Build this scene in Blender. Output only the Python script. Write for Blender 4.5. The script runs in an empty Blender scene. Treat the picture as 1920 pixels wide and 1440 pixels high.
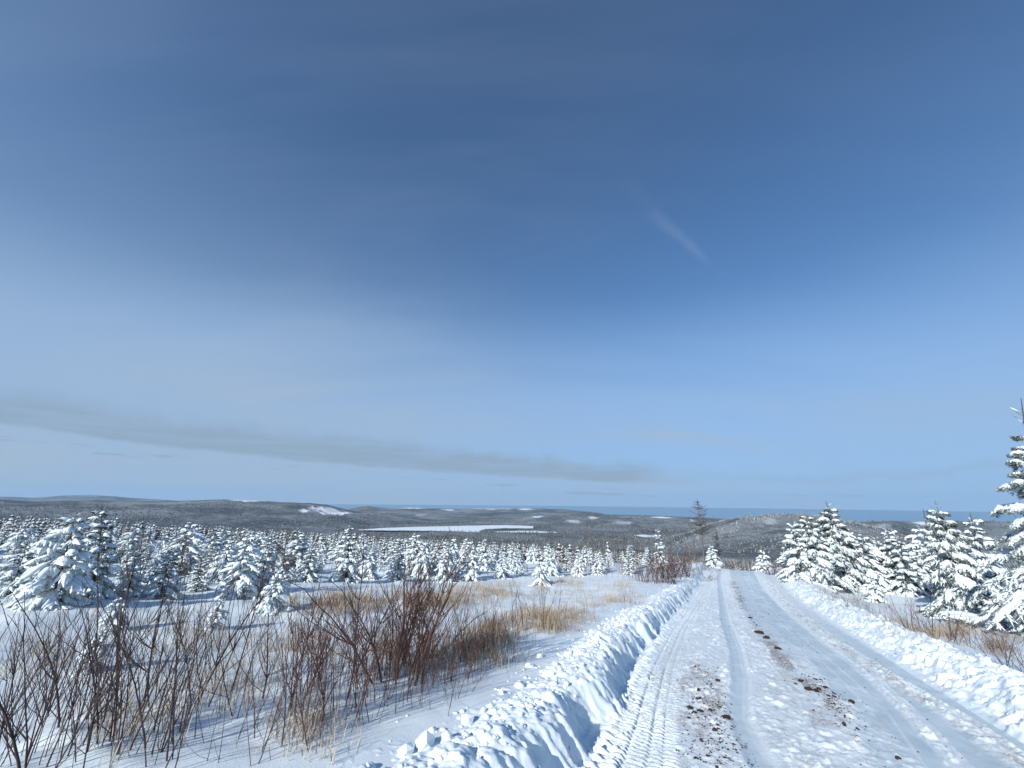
import bpy, math, random
import numpy as np

# ------------------------------------------------------------------ camera, sky, sun, exposure
SC = bpy.context.scene
COL = SC.collection
F_PX, PITCH, ROLL, HC = 750.0, math.radians(16.35), math.radians(0.5), 1.75

def _rx(a): c, s = math.cos(a), math.sin(a); return np.array([[1, 0, 0], [0, c, -s], [0, s, c]])
def _rz(a): c, s = math.cos(a), math.sin(a); return np.array([[c, -s, 0], [s, c, 0], [0, 0, 1]])
CAM_R = _rx(math.pi/2 + PITCH) @ _rz(ROLL)

cam = bpy.data.cameras.new('camera')
cam.sensor_width = 36.0
cam.lens = 36.0*F_PX/1920.0
cam.clip_start = 0.05
cam.clip_end = 80000
camo = bpy.data.objects.new('camera', cam); COL.objects.link(camo)
from mathutils import Matrix, Vector
m4 = Matrix([list(CAM_R[i]) + [0.0] for i in range(3)] + [[0, 0, 0, 1]])
camo.matrix_world = Matrix.Translation((0, 0, HC)) @ m4
SC.camera = camo

SUN_AZ = math.radians(-144.0)      # measured clockwise from the view direction (+Y): from behind the left shoulder
SUN_EL = math.radians(27.0)
sun_dir = Vector((math.sin(SUN_AZ)*math.cos(SUN_EL), math.cos(SUN_AZ)*math.cos(SUN_EL), math.sin(SUN_EL)))
sl = bpy.data.lights.new('sun', 'SUN'); sl.energy = 5.0; sl.angle = math.radians(0.55); sl.color = (1.0, 0.985, 0.95)
so = bpy.data.objects.new('sun', sl); COL.objects.link(so)
so.rotation_euler = sun_dir.to_track_quat('Z', 'Y').to_euler()

SC.view_settings.view_transform = 'Standard'
SC.view_settings.look = 'None'
SC.view_settings.exposure = 0.10
SC.view_settings.gamma = 1.0
SC.view_settings.use_curve_mapping = False
SC.cycles.max_bounces = 6
SC.cycles.diffuse_bounces = 3
SC.cycles.glossy_bounces = 2
SC.cycles.transparent_max_bounces = 4
SC.cycles.volume_bounces = 0
SC.cycles.caustics_reflective = False
SC.cycles.caustics_refractive = False

class NT:
    """tiny helper round a node tree"""
    def __init__(s, tree): s.t = tree; s.n = tree.nodes; s.l = tree.links
    def new(s, typ, **kw):
        nd = s.n.new(typ)
        for k, v in kw.items():
            if k == 'ins':
                for kk, vv in v.items():
                    if hasattr(vv, 'is_linked') or isinstance(vv, bpy.types.NodeSocket): s.l.new(vv, nd.inputs[kk])
                    else: nd.inputs[kk].default_value = vv
            else: setattr(nd, k, v)
        return nd
    def math(s, op, a, b=None, c=None, clamp=False):
        nd = s.n.new('ShaderNodeMath'); nd.operation = op; nd.use_clamp = clamp
        for i, v in enumerate((a, b, c)):
            if v is None: continue
            if isinstance(v, bpy.types.NodeSocket): s.l.new(v, nd.inputs[i])
            else: nd.inputs[i].default_value = v
        return nd.outputs[0]
    def mix(s, fac, a, b, blend='MIX'):
        nd = s.n.new('ShaderNodeMix'); nd.data_type = 'RGBA'; nd.blend_type = blend
        for i, v in ((0, fac), (6, a), (7, b)):
            if isinstance(v, bpy.types.NodeSocket): s.l.new(v, nd.inputs[i])
            else:
                if i > 0 and len(v) == 3: v = tuple(v) + (1,)
                nd.inputs[i].default_value = v
        return nd.outputs[2]
    def maprange(s, v, a, b, c=0.0, d=1.0, smooth=True):
        nd = s.n.new('ShaderNodeMapRange'); nd.interpolation_type = 'SMOOTHSTEP' if smooth else 'LINEAR'
        for i, x in enumerate((v, a, b, c, d)):
            if isinstance(x, bpy.types.NodeSocket): s.l.new(x, nd.inputs[i])
            else: nd.inputs[i].default_value = x
        return nd.outputs[0]
    def noise(s, vec, scale, detail=3.0, rough=0.5, dist=0.0):
        nd = s.n.new('ShaderNodeTexNoise')
        if vec is not None: s.l.new(vec, nd.inputs['Vector'])
        nd.inputs['Scale'].default_value = scale; nd.inputs['Detail'].default_value = detail
        nd.inputs['Roughness'].default_value = rough; nd.inputs['Distortion'].default_value = dist
        return nd.outputs['Fac']
    def combine(s, x, y, z):
        nd = s.n.new('ShaderNodeCombineXYZ')
        for i, v in enumerate((x, y, z)):
            if isinstance(v, bpy.types.NodeSocket): s.l.new(v, nd.inputs[i])
            else: nd.inputs[i].default_value = v
        return nd.outputs[0]

CLX, CLY = 15.5, 13.1
def build_world():
    w = bpy.data.worlds.new('World'); SC.world = w; w.use_nodes = True
    w.node_tree.nodes.clear(); T = NT(w.node_tree)
    out = T.new('ShaderNodeOutputWorld'); bg = T.new('ShaderNodeBackground')
    bg.inputs['Strength'].default_value = 0.072
    T.l.new(bg.outputs[0], out.inputs[0])
    sky = T.new('ShaderNodeTexSky'); sky.sky_type = 'NISHITA'; sky.sun_disc = False
    sky.sun_elevation = SUN_EL; sky.sun_rotation = SUN_AZ
    sky.altitude = 300; sky.air_density = 1.0; sky.dust_density = 0.0; sky.ozone_density = 1.2
    tc = T.new('ShaderNodeTexCoord').outputs['Generated']
    sp = T.new('ShaderNodeSeparateXYZ', ins={0: tc})
    x, y, z = sp.outputs
    az = T.math('ARCTAN2', x, y)                    # radians, 0 straight ahead, + right
    el = T.math('ARCSINE', T.math('MINIMUM', T.math('MAXIMUM', z, -1.0), 1.0))
    zz = T.math('MAXIMUM', z, 0.0)
    pl2 = T.combine(T.math('DIVIDE', x, T.math('ADD', zz, 0.25)), T.math('DIVIDE', y, T.math('ADD', zz, 0.25)), 0.0)   # the plane of the high cloud, curved down at the edge
    cool = T.mix(1.0, sky.outputs[0], (0.58, 1.04, 1.52), 'MULTIPLY')        # the camera's cool white balance
    # moist air low over the sea: the same all the way round
    air = T.math('POWER', 2.718, T.math('MULTIPLY', T.math('ABSOLUTE', el), -3.3))
    col = T.mix(T.math('MULTIPLY', air, 0.97), cool, (3.5, 5.95, 9.3))
    # thin high veil, streaky
    mp = T.new('ShaderNodeMapping', ins={0: pl2}); mp.inputs['Rotation'].default_value = (0, 0, math.radians(-38)); mp.inputs['Scale'].default_value = (0.22, 1.0, 1.0); mp.inputs['Location'].default_value = (CLX, CLY, 0)
    n1 = T.noise(mp.outputs[0], 1.7, 5.0, 0.52, 0.4)
    n2 = T.noise(T.new('ShaderNodeMapping', ins={0: pl2, 1: (CLX+5.0, CLY, 0.0)}).outputs[0], 0.6, 2.0, 0.4, 0.0)
    veil = T.math('MULTIPLY', T.maprange(n1, 0.34, 0.75), T.maprange(n2, 0.30, 0.65))
    low = T.maprange(el, 0.75, 0.05, 0.0, 1.0)
    veil = T.math('MULTIPLY', veil, T.math('ADD', T.math('MULTIPLY', low, 0.42), 0.20), clamp=True)
    # a pale sheet of high haze below about twenty-five degrees, ragged along its upper side
    rag = T.math('MULTIPLY', T.math('SUBTRACT', T.noise(mp.outputs[0], 0.8, 3.0, 0.5, 0.3), 0.5), 0.55)
    sheet = T.maprange(T.math('ADD', el, rag), 0.48, 0.16)
    col = T.mix(T.math('MULTIPLY', sheet, 0.60), col, (4.35, 6.6, 10.3))
    # a sheet of thin cirrus that covers the sky from the left
    edge = T.math('ADD', T.new('ShaderNodeVectorMath', operation='DOT_PRODUCT', ins={0: pl2, 1: (-0.92, 0.38, 0.0)}).outputs['Value'], T.math('MULTIPLY', T.math('SUBTRACT', n1, 0.5), 1.6))
    veil = T.math('ADD', veil, T.math('MULTIPLY', T.maprange(edge, -0.5, 1.9), T.maprange(el, 1.0, 0.25, 0.12, 0.34)), clamp=True)
    col = T.mix(veil, col, (4.9, 6.4, 8.3))
    # contrail-like wisp
    a0, e0, a1, e1 = 0.30, 0.765, 0.545, 0.487
    L2 = (a1-a0)**2 + (e1-e0)**2
    t = T.math('DIVIDE', T.math('ADD', T.math('MULTIPLY', T.math('SUBTRACT', az, a0), a1-a0), T.math('MULTIPLY', T.math('SUBTRACT', el, e0), e1-e0)), L2)
    dd = T.math('DIVIDE', T.math('SUBTRACT', T.math('MULTIPLY', T.math('SUBTRACT', az, a0), e1-e0), T.math('MULTIPLY', T.math('SUBTRACT', el, e0), a1-a0)), math.sqrt(L2))
    dd = T.math('ABSOLUTE', T.math('ADD', dd, T.math('MULTIPLY', T.math('SUBTRACT', T.noise(tc, 6.0, 2.0), 0.5), 0.018)))
    wd = T.math('ADD', T.math('MULTIPLY', T.math('ABSOLUTE', T.math('SUBTRACT', 1.0, t)), 0.030), 0.010)
    wisp = T.maprange(T.math('DIVIDE', dd, wd), 1.0, 0.0)
    wisp = T.math('MULTIPLY', wisp, T.math('MULTIPLY', T.maprange(t, -0.1, 0.85), T.maprange(t, 1.03, 0.95)))
    wisp = T.math('MULTIPLY', wisp, T.maprange(T.noise(tc, 9.0, 2.0), 0.3, 0.75))
    col = T.mix(T.math('MULTIPLY', wisp, 0.15), col, (5.6, 7.2, 9.8))
    # grey bank of stratus: a long tapering roll, low over the far land
    wob = T.math('MULTIPLY', T.math('SUBTRACT', T.noise(tc, 9.0, 7.0, 0.66), 0.5), 0.075)
    elw = T.math('ADD', el, wob)
    az2 = T.math('MULTIPLY', az, az)
    lo = T.math('ADD', T.math('ADD', T.math('MULTIPLY', az, -0.0474), 0.055), T.math('MULTIPLY', az2, 0.008))
    hi = T.math('ADD', T.math('ADD', T.math('MULTIPLY', az, -0.088), 0.110), T.math('MULTIPLY', az2, -0.045))
    fl = T.noise(T.combine(T.math('MULTIPLY', az, 3.0), T.math('MULTIPLY', el, 30.0), 0.0), 2.2, 4.0, 0.55)
    lower = T.maprange(T.math('SUBTRACT', T.math('ADD', el, T.math('MULTIPLY', wob, 0.25)), lo), -0.002, 0.007)
    upper = T.maprange(T.math('SUBTRACT', hi, elw), -0.020, 0.026)
    ends = T.maprange(az, 0.46, 0.25)
    band = T.math('MULTIPLY', T.math('MULTIPLY', lower, upper), ends)
    band = T.math('MULTIPLY', band, T.maprange(fl, 0.25, 0.60, 0.55, 1.0))
    # fainter continuation to the right, small detached pieces under the bank
    cont = T.math('MULTIPLY', T.maprange(T.math('ABSOLUTE', T.math('SUBTRACT', elw, 0.052)), 0.016, 0.0), T.maprange(az, 0.25, 0.6))
    bits = T.noise(T.combine(T.math('MULTIPLY', az, 5.0), T.math('MULTIPLY', el, 46.0), 3.3), 1.9, 3.0, 0.55)
    bits = T.math('MULTIPLY', T.maprange(bits, 0.58, 0.70), T.maprange(T.math('ABSOLUTE', T.math('SUBTRACT', el, T.math('SUBTRACT', lo, 0.022))), 0.018, 0.004))
    col = T.mix(T.math('MULTIPLY', band, 0.92), col, (3.75, 5.15, 6.9))
    col = T.mix(T.math('MULTIPLY', cont, 0.22), col, (3.9, 4.9, 6.4))
    col = T.mix(T.math('MULTIPLY', bits, 0.6), col, (3.5, 4.6, 6.0))
    T.l.new(col, bg.inputs['Color'])
build_world()

# ------------------------------------------------------------------ numpy helpers
rng = np.random.default_rng(11)
random.seed(5)

def _hash(ix, iy, seed):
    h = (ix.astype(np.int64)*374761393 + iy.astype(np.int64)*668265263 + seed*974634777) & 0xFFFFFFFF
    h = ((h ^ (h >> 13))*1274126177) & 0xFFFFFFFF
    h = ((h ^ (h >> 16))*2246822519) & 0xFFFFFFFF
    return ((h ^ (h >> 15)) & 0xFFFFFF)/float(0xFFFFFF)

def vnoise(x, y, seed=0):
    x = np.asarray(x, float); y = np.asarray(y, float)
    ix = np.floor(x); iy = np.floor(y); fx = x-ix; fy = y-iy
    ux = fx*fx*fx*(fx*(fx*6-15)+10); uy = fy*fy*fy*(fy*(fy*6-15)+10)
    ix = ix.astype(np.int64); iy = iy.astype(np.int64)
    a = _hash(ix, iy, seed); b = _hash(ix+1, iy, seed); c = _hash(ix, iy+1, seed); d = _hash(ix+1, iy+1, seed)
    return ((a*(1-ux)+b*ux)*(1-uy) + (c*(1-ux)+d*ux)*uy)*2-1

def fbm(x, y, octv=4, seed=0, gain=0.5, lac=2.03):
    r = 0; amp = 1.0; tot = 0
    for i in range(octv):
        r = r + amp*vnoise(x, y, seed+i*17); tot += amp; amp *= gain
        x = np.asarray(x)*lac+3.1; y = np.asarray(y)*lac-1.7
    return r/tot

def lumps(x, y, cell, seed=0, prob=1.0):
    """rounded crumbs, one per lattice cell: height 0..1 (in units of the crumb radius)"""
    x = np.asarray(x)/cell; y = np.asarray(y)/cell
    ix = np.floor(x).astype(np.int64); iy = np.floor(y).astype(np.int64)
    best = np.zeros(np.broadcast(x, y).shape)
    for dx in (-1, 0, 1):
        for dy in (-1, 0, 1):
            cx = ix+dx; cy = iy+dy
            px = cx+0.15+0.7*_hash(cx, cy, seed); py = cy+0.15+0.7*_hash(cx, cy, seed+1)
            rr = 0.18+0.42*_hash(cx, cy, seed+2)**1.5
            on = _hash(cx, cy, seed+3) < prob
            d2 = ((x-px)**2+(y-py)**2)/(rr*rr)
            best = np.maximum(best, np.where(on & (d2 < 1), np.sqrt(np.clip(1-d2, 0, 1))*rr, 0))
    return best

def ss(a, b, x):
    t = np.clip((np.asarray(x, float)-a)/(b-a), 0, 1)
    return t*t*(3-2*t)

def mesh_np(name, V, faces, cols=None, smooth=True, mats=(), attrs=None):
    """V (n,3); faces: list of integer arrays (m,k); cols: per-vertex rgb; attrs: dict name -> per-vertex float"""
    me = bpy.data.meshes.new(name)
    V = np.ascontiguousarray(V, dtype=np.float32)
    me.vertices.add(len(V)); me.vertices.foreach_set('co', V.ravel())
    faces = [np.asarray(f, dtype=np.int32) for f in faces if len(f)]
    idx = np.concatenate([f.ravel() for f in faces]); cnt = np.concatenate([np.full(len(f), f.shape[1], dtype=np.int32) for f in faces])
    start = np.concatenate([[0], np.cumsum(cnt)[:-1]]).astype(np.int32)
    me.loops.add(len(idx)); me.loops.foreach_set('vertex_index', idx)
    me.polygons.add(len(cnt)); me.polygons.foreach_set('loop_start', start)
    me.update(calc_edges=True)
    me.polygons.foreach_set('use_smooth', np.full(len(cnt), bool(smooth)))
    if cols is not None:
        a = me.color_attributes.new('Col', 'FLOAT_COLOR', 'POINT')
        c = np.ones((len(V), 4), dtype=np.float32); c[:, :3] = cols
        a.data.foreach_set('color', c.ravel())
    for k, v in (attrs or {}).items():
        a = me.attributes.new(k, 'FLOAT', 'POINT'); a.data.foreach_set('value', np.ascontiguousarray(v, dtype=np.float32).ravel())
    for m in mats: me.materials.append(m)
    return me

def grid_faces(nu, nv):
    i = np.arange(nu*nv).reshape(nu, nv)
    return np.stack([i[:-1, :-1].ravel(), i[1:, :-1].ravel(), i[1:, 1:].ravel(), i[:-1, 1:].ravel()], 1)

def link(name, data, parent=None, loc=None, rotz=0.0, scale=1.0):
    o = bpy.data.objects.new(name, data); COL.objects.link(o)
    if loc is not None: o.location = loc
    if rotz: o.rotation_euler = (0, 0, rotz)
    if scale != 1.0: o.scale = (scale,)*3 if not hasattr(scale, '__len__') else scale
    if parent is not None: o.parent = parent
    return o

def tag(o, label, cat, group=None, kind=None):
    if label: o['label'] = label
    if cat: o['category'] = cat
    if group: o['group'] = group
    if kind: o['kind'] = kind
    return o

def structure(o): o['kind'] = 'structure'; return o

class Acc:
    """collects little pieces into one mesh"""
    def __init__(s): s.v = []; s.f3 = []; s.f4 = []; s.c = []; s.n = 0
    def add(s, V, F, col=None):
        V = np.asarray(V, float); F = np.asarray(F)
        s.v.append(V); (s.f3 if F.shape[1] == 3 else s.f4).append(F+s.n)
        if col is not None: s.c.append(np.broadcast_to(np.asarray(col, float), (len(V), 3)))
        s.n += len(V)
    def tube(s, P, R, sides=4, col=None):
        P = np.asarray(P, float); n = len(P); R = np.broadcast_to(np.asarray(R, float), (n,))
        T = np.gradient(P, axis=0); T /= np.linalg.norm(T, axis=1)[:, None]+1e-9
        ref = np.array([0.31, 0.23, 0.1]) if abs(T[0, 2]) > 0.9 else np.array([0, 0, 1.0])
        A = np.cross(T, ref); A /= np.linalg.norm(A, axis=1)[:, None]+1e-9; B = np.cross(T, A)
        ang = np.arange(sides)*2*math.pi/sides
        V = P[:, None, :] + R[:, None, None]*(np.cos(ang)[None, :, None]*A[:, None, :] + np.sin(ang)[None, :, None]*B[:, None, :])
        i = np.arange(n*sides).reshape(n, sides); j = np.roll(i, -1, axis=1)
        s.add(V.reshape(-1, 3), np.stack([i[:-1].ravel(), j[:-1].ravel(), j[1:].ravel(), i[1:].ravel()], 1), col)
    def pad(s, P, W, TH, sides=7, jit=0.15, col=None):
        """a lumpy pad of snow lying along the line P: half width W, thickness TH, flat below"""
        P = np.asarray(P, float); n = len(P)
        D = P[-1]-P[0]; D[2] = 0; L = np.linalg.norm(D); D = D/L if L > 1e-6 else np.array([1, 0, 0.])
        S = np.array([D[1], -D[0], 0])
        ang = np.arange(sides)*2*math.pi/sides + 0.3
        k = np.linspace(0, 1, n); env = np.sqrt(np.clip(1-(2*k-1)**4, 0.02, 1))
        W = np.broadcast_to(W, (n,))*env*(1+rng.uniform(-jit, jit, n)); TH = np.broadcast_to(TH, (n,))*env*(1+rng.uniform(-jit, jit, n))
        sn = np.sin(ang); up = np.where(sn > 0, sn, sn*0.35)
        V = P[:, None, :] + (W[:, None]*np.cos(ang)[None, :]*(1+rng.uniform(-jit, jit, (n, sides))))[:, :, None]*S
        V[:, :, 2] += TH[:, None]*up[None, :]*(1+rng.uniform(-jit, jit, (n, sides))) - (W[:, None]*np.abs(np.cos(ang))[None, :])*0.35
        V = V.reshape(-1, 3); V = np.vstack([V, P[0]-D*0.02, P[-1]+D*0.03])
        i = np.arange(n*sides).reshape(n, sides); j = np.roll(i, -1, axis=1)
        q = np.stack([i[:-1].ravel(), j[:-1].ravel(), j[1:].ravel(), i[1:].ravel()], 1)
        t = np.concatenate([np.stack([q[:, 0], q[:, 1], q[:, 2]], 1), np.stack([q[:, 0], q[:, 2], q[:, 3]], 1),
                            np.stack([np.full(sides, n*sides), j[0], i[0]], 1), np.stack([np.full(sides, n*sides+1), i[-1], j[-1]], 1)])
        s.add(V, t, col)
    def needles(s, P, count, ln, wd, col=None, up=0.35):
        """count pointed sprays on each segment of the line P"""
        P = np.asarray(P, float); A = P[:-1]; B = P[1:]; m = len(A)*count
        k = np.repeat(np.arange(len(A)), count); t = rng.random(m)[:, None]
        base = A[k]*(1-t)+B[k]*t; d = B[k]-A[k]; d /= np.linalg.norm(d, axis=1)[:, None]+1e-9
        r = rng.normal(size=(m, 3)); r[:, 2] = r[:, 2]*0.6+up*0; r -= (r*d).sum(1)[:, None]*d; r /= np.linalg.norm(r, axis=1)[:, None]+1e-9
        tip = base + (d*0.65 + r*0.75)*(ln*rng.uniform(0.6, 1.25, m))[:, None]
        side = np.cross(d, r)*(wd*rng.uniform(0.6, 1.3, m))[:, None]
        V = np.stack([base-side, base+side, tip], 1).reshape(-1, 3)
        s.add(V, np.arange(m*3).reshape(m, 3), col)
    def mesh(s, name, mats=(), smooth=True):
        return mesh_np(name, np.vstack(s.v), [np.vstack(f) for f in (s.f3, s.f4) if f], np.vstack(s.c) if s.c else None, smooth, mats)

def px_dir(u, v):
    d = CAM_R @ np.array([(u-960)/F_PX, -(v-720)/F_PX, -1.0]); return d/np.linalg.norm(d)

# ------------------------------------------------------------------ materials
def material(name):
    m = bpy.data.materials.new(name); m.use_nodes = True
    T = NT(m.node_tree); b = m.node_tree.nodes['Principled BSDF']
    return m, T, b

def simple(name, col, rough=0.8, var=0.25, scale=20.0, spec=0.3):
    m, T, b = material(name)
    tc = T.new('ShaderNodeTexCoord').outputs['Object']
    n = T.noise(tc, scale, 3.0, 0.6)
    oi = T.new('ShaderNodeObjectInfo').outputs['Random']
    f = T.math('ADD', T.math('MULTIPLY', T.math('SUBTRACT', n, 0.5), var*2), T.math('ADD', 1.0, T.math('MULTIPLY', T.math('SUBTRACT', oi, 0.5), var)))
    c = T.mix(1.0, col, T.combine(f, f, f), 'MULTIPLY')
    T.l.new(c, b.inputs['Base Color']); b.inputs['Roughness'].default_value = rough; b.inputs['Specular IOR Level'].default_value = spec
    return m

def snow_mat(name='snow', grain=1.0):
    m, T, b = material(name)
    geo = T.new('ShaderNodeNewGeometry').outputs['Position']
    n1 = T.noise(geo, 1.3, 3.0, 0.5); n2 = T.noise(geo, 60.0, 3.0, 0.6)
    c = T.mix(T.maprange(n1, 0.3, 0.7), (0.775, 0.86, 0.885), (0.83, 0.885, 0.895))
    T.l.new(c, b.inputs['Base Color'])
    b.inputs['Roughness'].default_value = 0.55; b.inputs['Specular IOR Level'].default_value = 0.25
    bp = T.new('ShaderNodeBump', ins={'Height': n2}); bp.inputs['Strength'].default_value = 0.25*grain; bp.inputs['Distance'].default_value = 0.012
    T.l.new(bp.outputs[0], b.inputs['Normal'])
    return m
M_SNOW = snow_mat('snow')
M_TSNOW = snow_mat('tree snow', 1.5)

def road_mat():
    m, T, b = material('packed road snow')
    geo = T.new('ShaderNodeNewGeometry').outputs['Position']
    pack = T.new('ShaderNodeAttribute', attribute_name='pack').outputs['Fac']
    dirt = T.new('ShaderNodeAttribute', attribute_name='dirt').outputs['Fac']
    n1 = T.noise(geo, 3.0, 4.0, 0.55); n2 = T.noise(geo, 34.0, 5.0, 0.70); n3 = T.noise(geo, 150.0, 2.0, 0.6)
    snow = T.mix(T.maprange(n1, 0.3, 0.7), (0.79, 0.865, 0.88), (0.85, 0.895, 0.90))
    ice = T.mix(T.maprange(n1, 0.3, 0.7), (0.51, 0.615, 0.655), (0.65, 0.745, 0.775))
    c = T.mix(pack, snow, ice)
    sp = T.math('MULTIPLY', dirt, T.maprange(n2, 0.42, 0.56), clamp=True)
    c = T.mix(T.math('MULTIPLY', dirt, 0.35, clamp=True), c, (0.56, 0.48, 0.40))
    c = T.mix(T.math('MULTIPLY', sp, 0.75, clamp=True), c, (0.15, 0.095, 0.062))
    T.l.new(c, b.inputs['Base Color'])
    T.l.new(T.math('SUBTRACT', 0.6, T.math('MULTIPLY', pack, 0.22)), b.inputs['Roughness'])
    b.inputs['Specular IOR Level'].default_value = 0.3
    h = T.math('ADD', T.math('MULTIPLY', n2, T.math('SUBTRACT', 1.0, T.math('MULTIPLY', pack, 0.75))), T.math('MULTIPLY', n3, 0.25))
    bp = T.new('ShaderNodeBump', ins={'Height': h}); bp.inputs['Strength'].default_value = 0.75; bp.inputs['Distance'].default_value = 0.022
    T.l.new(bp.outputs[0], b.inputs['Normal'])
    return m
M_ROAD = road_mat()

def vcol_mat(name, rough=0.85, var=0.3, scale=9.0):
    m, T, b = material(name)
    a = T.new('ShaderNodeAttribute', attribute_name='Col').outputs['Color']
    geo = T.new('ShaderNodeNewGeometry').outputs['Position']
    f = T.math('ADD', 1.0-var/2, T.math('MULTIPLY', T.noise(geo, scale, 2.0), var))
    T.l.new(T.mix(1.0, a, T.combine(f, f, f), 'MULTIPLY'), b.inputs['Base Color'])
    b.inputs['Roughness'].default_value = rough; b.inputs['Specular IOR Level'].default_value = 0.15
    return m
M_VCOL = vcol_mat('wooded slope trees')
def needle_mat():
    m, T, b = material('frosted spruce needles')
    geo = T.new('ShaderNodeNewGeometry').outputs['Position']; oi = T.new('ShaderNodeObjectInfo').outputs['Random']
    c = T.mix(T.noise(geo, 6.0, 3.0), (0.040, 0.062, 0.042), (0.085, 0.105, 0.070))
    f = T.math('ADD', T.math('MULTIPLY', oi, 0.25), T.maprange(T.noise(geo, 16.0, 3.0, 0.65), 0.44, 0.66, 0.0, 0.6), clamp=True)
    T.l.new(T.mix(f, c, (0.55, 0.60, 0.63)), b.inputs['Base Color']); b.inputs['Roughness'].default_value = 0.8; b.inputs['Specular IOR Level'].default_value = 0.15
    return m
M_NEEDLE = needle_mat()
M_BARK = simple('spruce bark', (0.10, 0.078, 0.06), 0.9, 0.4, 30.0)
M_DEAD = simple('weathered grey wood', (0.13, 0.115, 0.10), 0.9, 0.4, 12.0)
M_STEM_DARK = simple('dark willow bark', (0.060, 0.040, 0.038), 0.65, 0.4, 25.0)
M_STEM_RED = simple('red brown willow bark', (0.100, 0.053, 0.043), 0.6, 0.4, 25.0)
M_STEM_TAN = simple('grey brown twig bark', (0.15, 0.105, 0.08), 0.75, 0.4, 25.0)
M_GRASS = vcol_mat('dry grass', 0.8, 0.3, 12.0)
M_CLOD = simple('brown dirt', (0.048, 0.028, 0.022), 0.95, 0.5, 60.0)

# ------------------------------------------------------------------ the lie of the land
TH0 = math.radians(26.7); SLOPE = -0.107
D0 = np.array([math.sin(TH0), math.cos(TH0)]); N0 = np.array([D0[1], -D0[0]])
# road centre line: straight, then bending to the right over the brow
_s = np.arange(-8, 110, 0.5)
_hd = TH0 + math.radians(50)*ss(44, 100, _s)
_cx = np.concatenate([[0], np.cumsum(0.5*np.sin((_hd[1:]+_hd[:-1])/2))]); _cy = np.concatenate([[0], np.cumsum(0.5*np.cos((_hd[1:]+_hd[:-1])/2))])
_i0 = np.argmin(abs(_s)); _cx -= _cx[_i0]; _cy -= _cy[_i0]

def road_xy(s, w):
    cx = np.interp(s, _s, _cx); cy = np.interp(s, _s, _cy); h = np.interp(s, _s, _hd)
    return cx + w*np.cos(h), cy - w*np.sin(h)

def road_sw(x, y):
    x = np.asarray(x, float).ravel(); y = np.asarray(y, float).ravel()
    S = np.empty(len(x)); W = np.empty(len(x))
    for k in range(0, len(x), 20000):
        a = x[k:k+20000, None]; b = y[k:k+20000, None]
        j = np.argmin((a-_cx)**2+(b-_cy)**2, axis=1)
        dx = x[k:k+20000]-_cx[j]; dy = y[k:k+20000]-_cy[j]; h = _hd[j]
        S[k:k+20000] = _s[j] + dx*np.sin(h)+dy*np.cos(h); W[k:k+20000] = dx*np.cos(h)-dy*np.sin(h)
    return S, W

RAD_R = np.array([0, 60, 120, 250, 600, 1200, 2200, 4000, 6500, 8000, 30000.])
RAD_Z = np.array([0, -6.5, -15, -32, -70, -118, -146, -150, -152, -185, -190.])
def _az_el(pts):
    P = np.array([px_dir(u, v) for u, v in pts]); return np.arctan2(P[:, 0], P[:, 1]), P[:, 2]/np.hypot(P[:, 0], P[:, 1])
RIDGES = []
def ridge(pts, r0, near, far, rough, seed):
    a, e = _az_el(pts); RIDGES.append((a, e, r0, near, far, rough, seed))
ridge([(-900, 930), (-300, 934), (0, 938), (60, 941), (150, 941), (180, 939), (240, 941), (300, 941), (390, 938), (420, 937), (500, 940), (580, 943), (612, 947), (650, 957), (720, 972), (800, 990)], 4200, 2600, 2500, 13, 3)
ridge([(380, 990), (480, 972), (600, 962), (700, 962), (800, 975), (900, 990)], 3300, 900, 900, 6, 5)
ridge([(560, 975), (640, 957), (690, 949), (730, 953), (760, 952), (850, 956), (900, 952), (960, 954), (1050, 955), (1110, 961), (1140, 972), (1180, 990)], 6400, 1500, 1500, 20, 7)
ridge([(900, 990), (1000, 968), (1100, 964), (1200, 966), (1300, 969), (1400, 975), (1500, 985), (1700, 995)], 3650, 900, 700, 9, 9)
ridge([(1210, 1030), (1290, 1003), (1330, 985), (1380, 972), (1440, 966), (1480, 964), (1530, 967), (1570, 974), (1640, 988), (1760, 1003), (2000, 1020), (2600, 1035)], 1250, 560, 600, 6, 13)
ridge([(1540, 990), (1600, 979), (1680, 977), (1760, 979), (1830, 977), (1900, 979), (2100, 980), (2500, 990)], 3300, 500, 350, 5, 15)
ridge([(-1500, 925), (-400, 928), (0, 931), (60, 933), (120, 929), (170, 928), (230, 932), (300, 936), (350, 941), (420, 950), (600, 960)], 14000, 2500, 1500, 14, 17)

LAKE_Z = -140.0
LAKES = []
def lake_def(us, vfar, vnear, z):
    a = []; r0 = []; r1 = []
    for u, vf, vn in zip(us, vfar, vnear):
        P = px_dir(u, vf); Q = px_dir(u, vn)
        a.append(math.atan2(P[0], P[1])); r1.append((z-HC)/P[2]*math.hypot(P[0], P[1])); r0.append((z-HC)/Q[2]*math.hypot(Q[0], Q[1]))
    LAKES.append((np.array(a), np.array(r0), np.array(r1), z))
lake_def([672, 720, 800, 860, 898, 906, 950, 1000], [993, 990, 987.5, 986, 985.5, 985, 984.5, 986.5], [994, 994.5, 995, 996.5, 998, 992, 990.5, 991], LAKE_Z)
lake_def([925, 960, 1000, 1045], [997, 995.5, 995.5, 997.5], [998, 999, 999, 999.5], -138.0)
lake_def([1190, 1205, 1225, 1235], [1003, 1002.5, 1004, 1007], [1004, 1007, 1008, 1008], -134.0)
lake_def([1246, 1262, 1300, 1335], [1012, 1011.5, 1016, 1021], [1014, 1018, 1022, 1023.5], -128.0)

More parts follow.
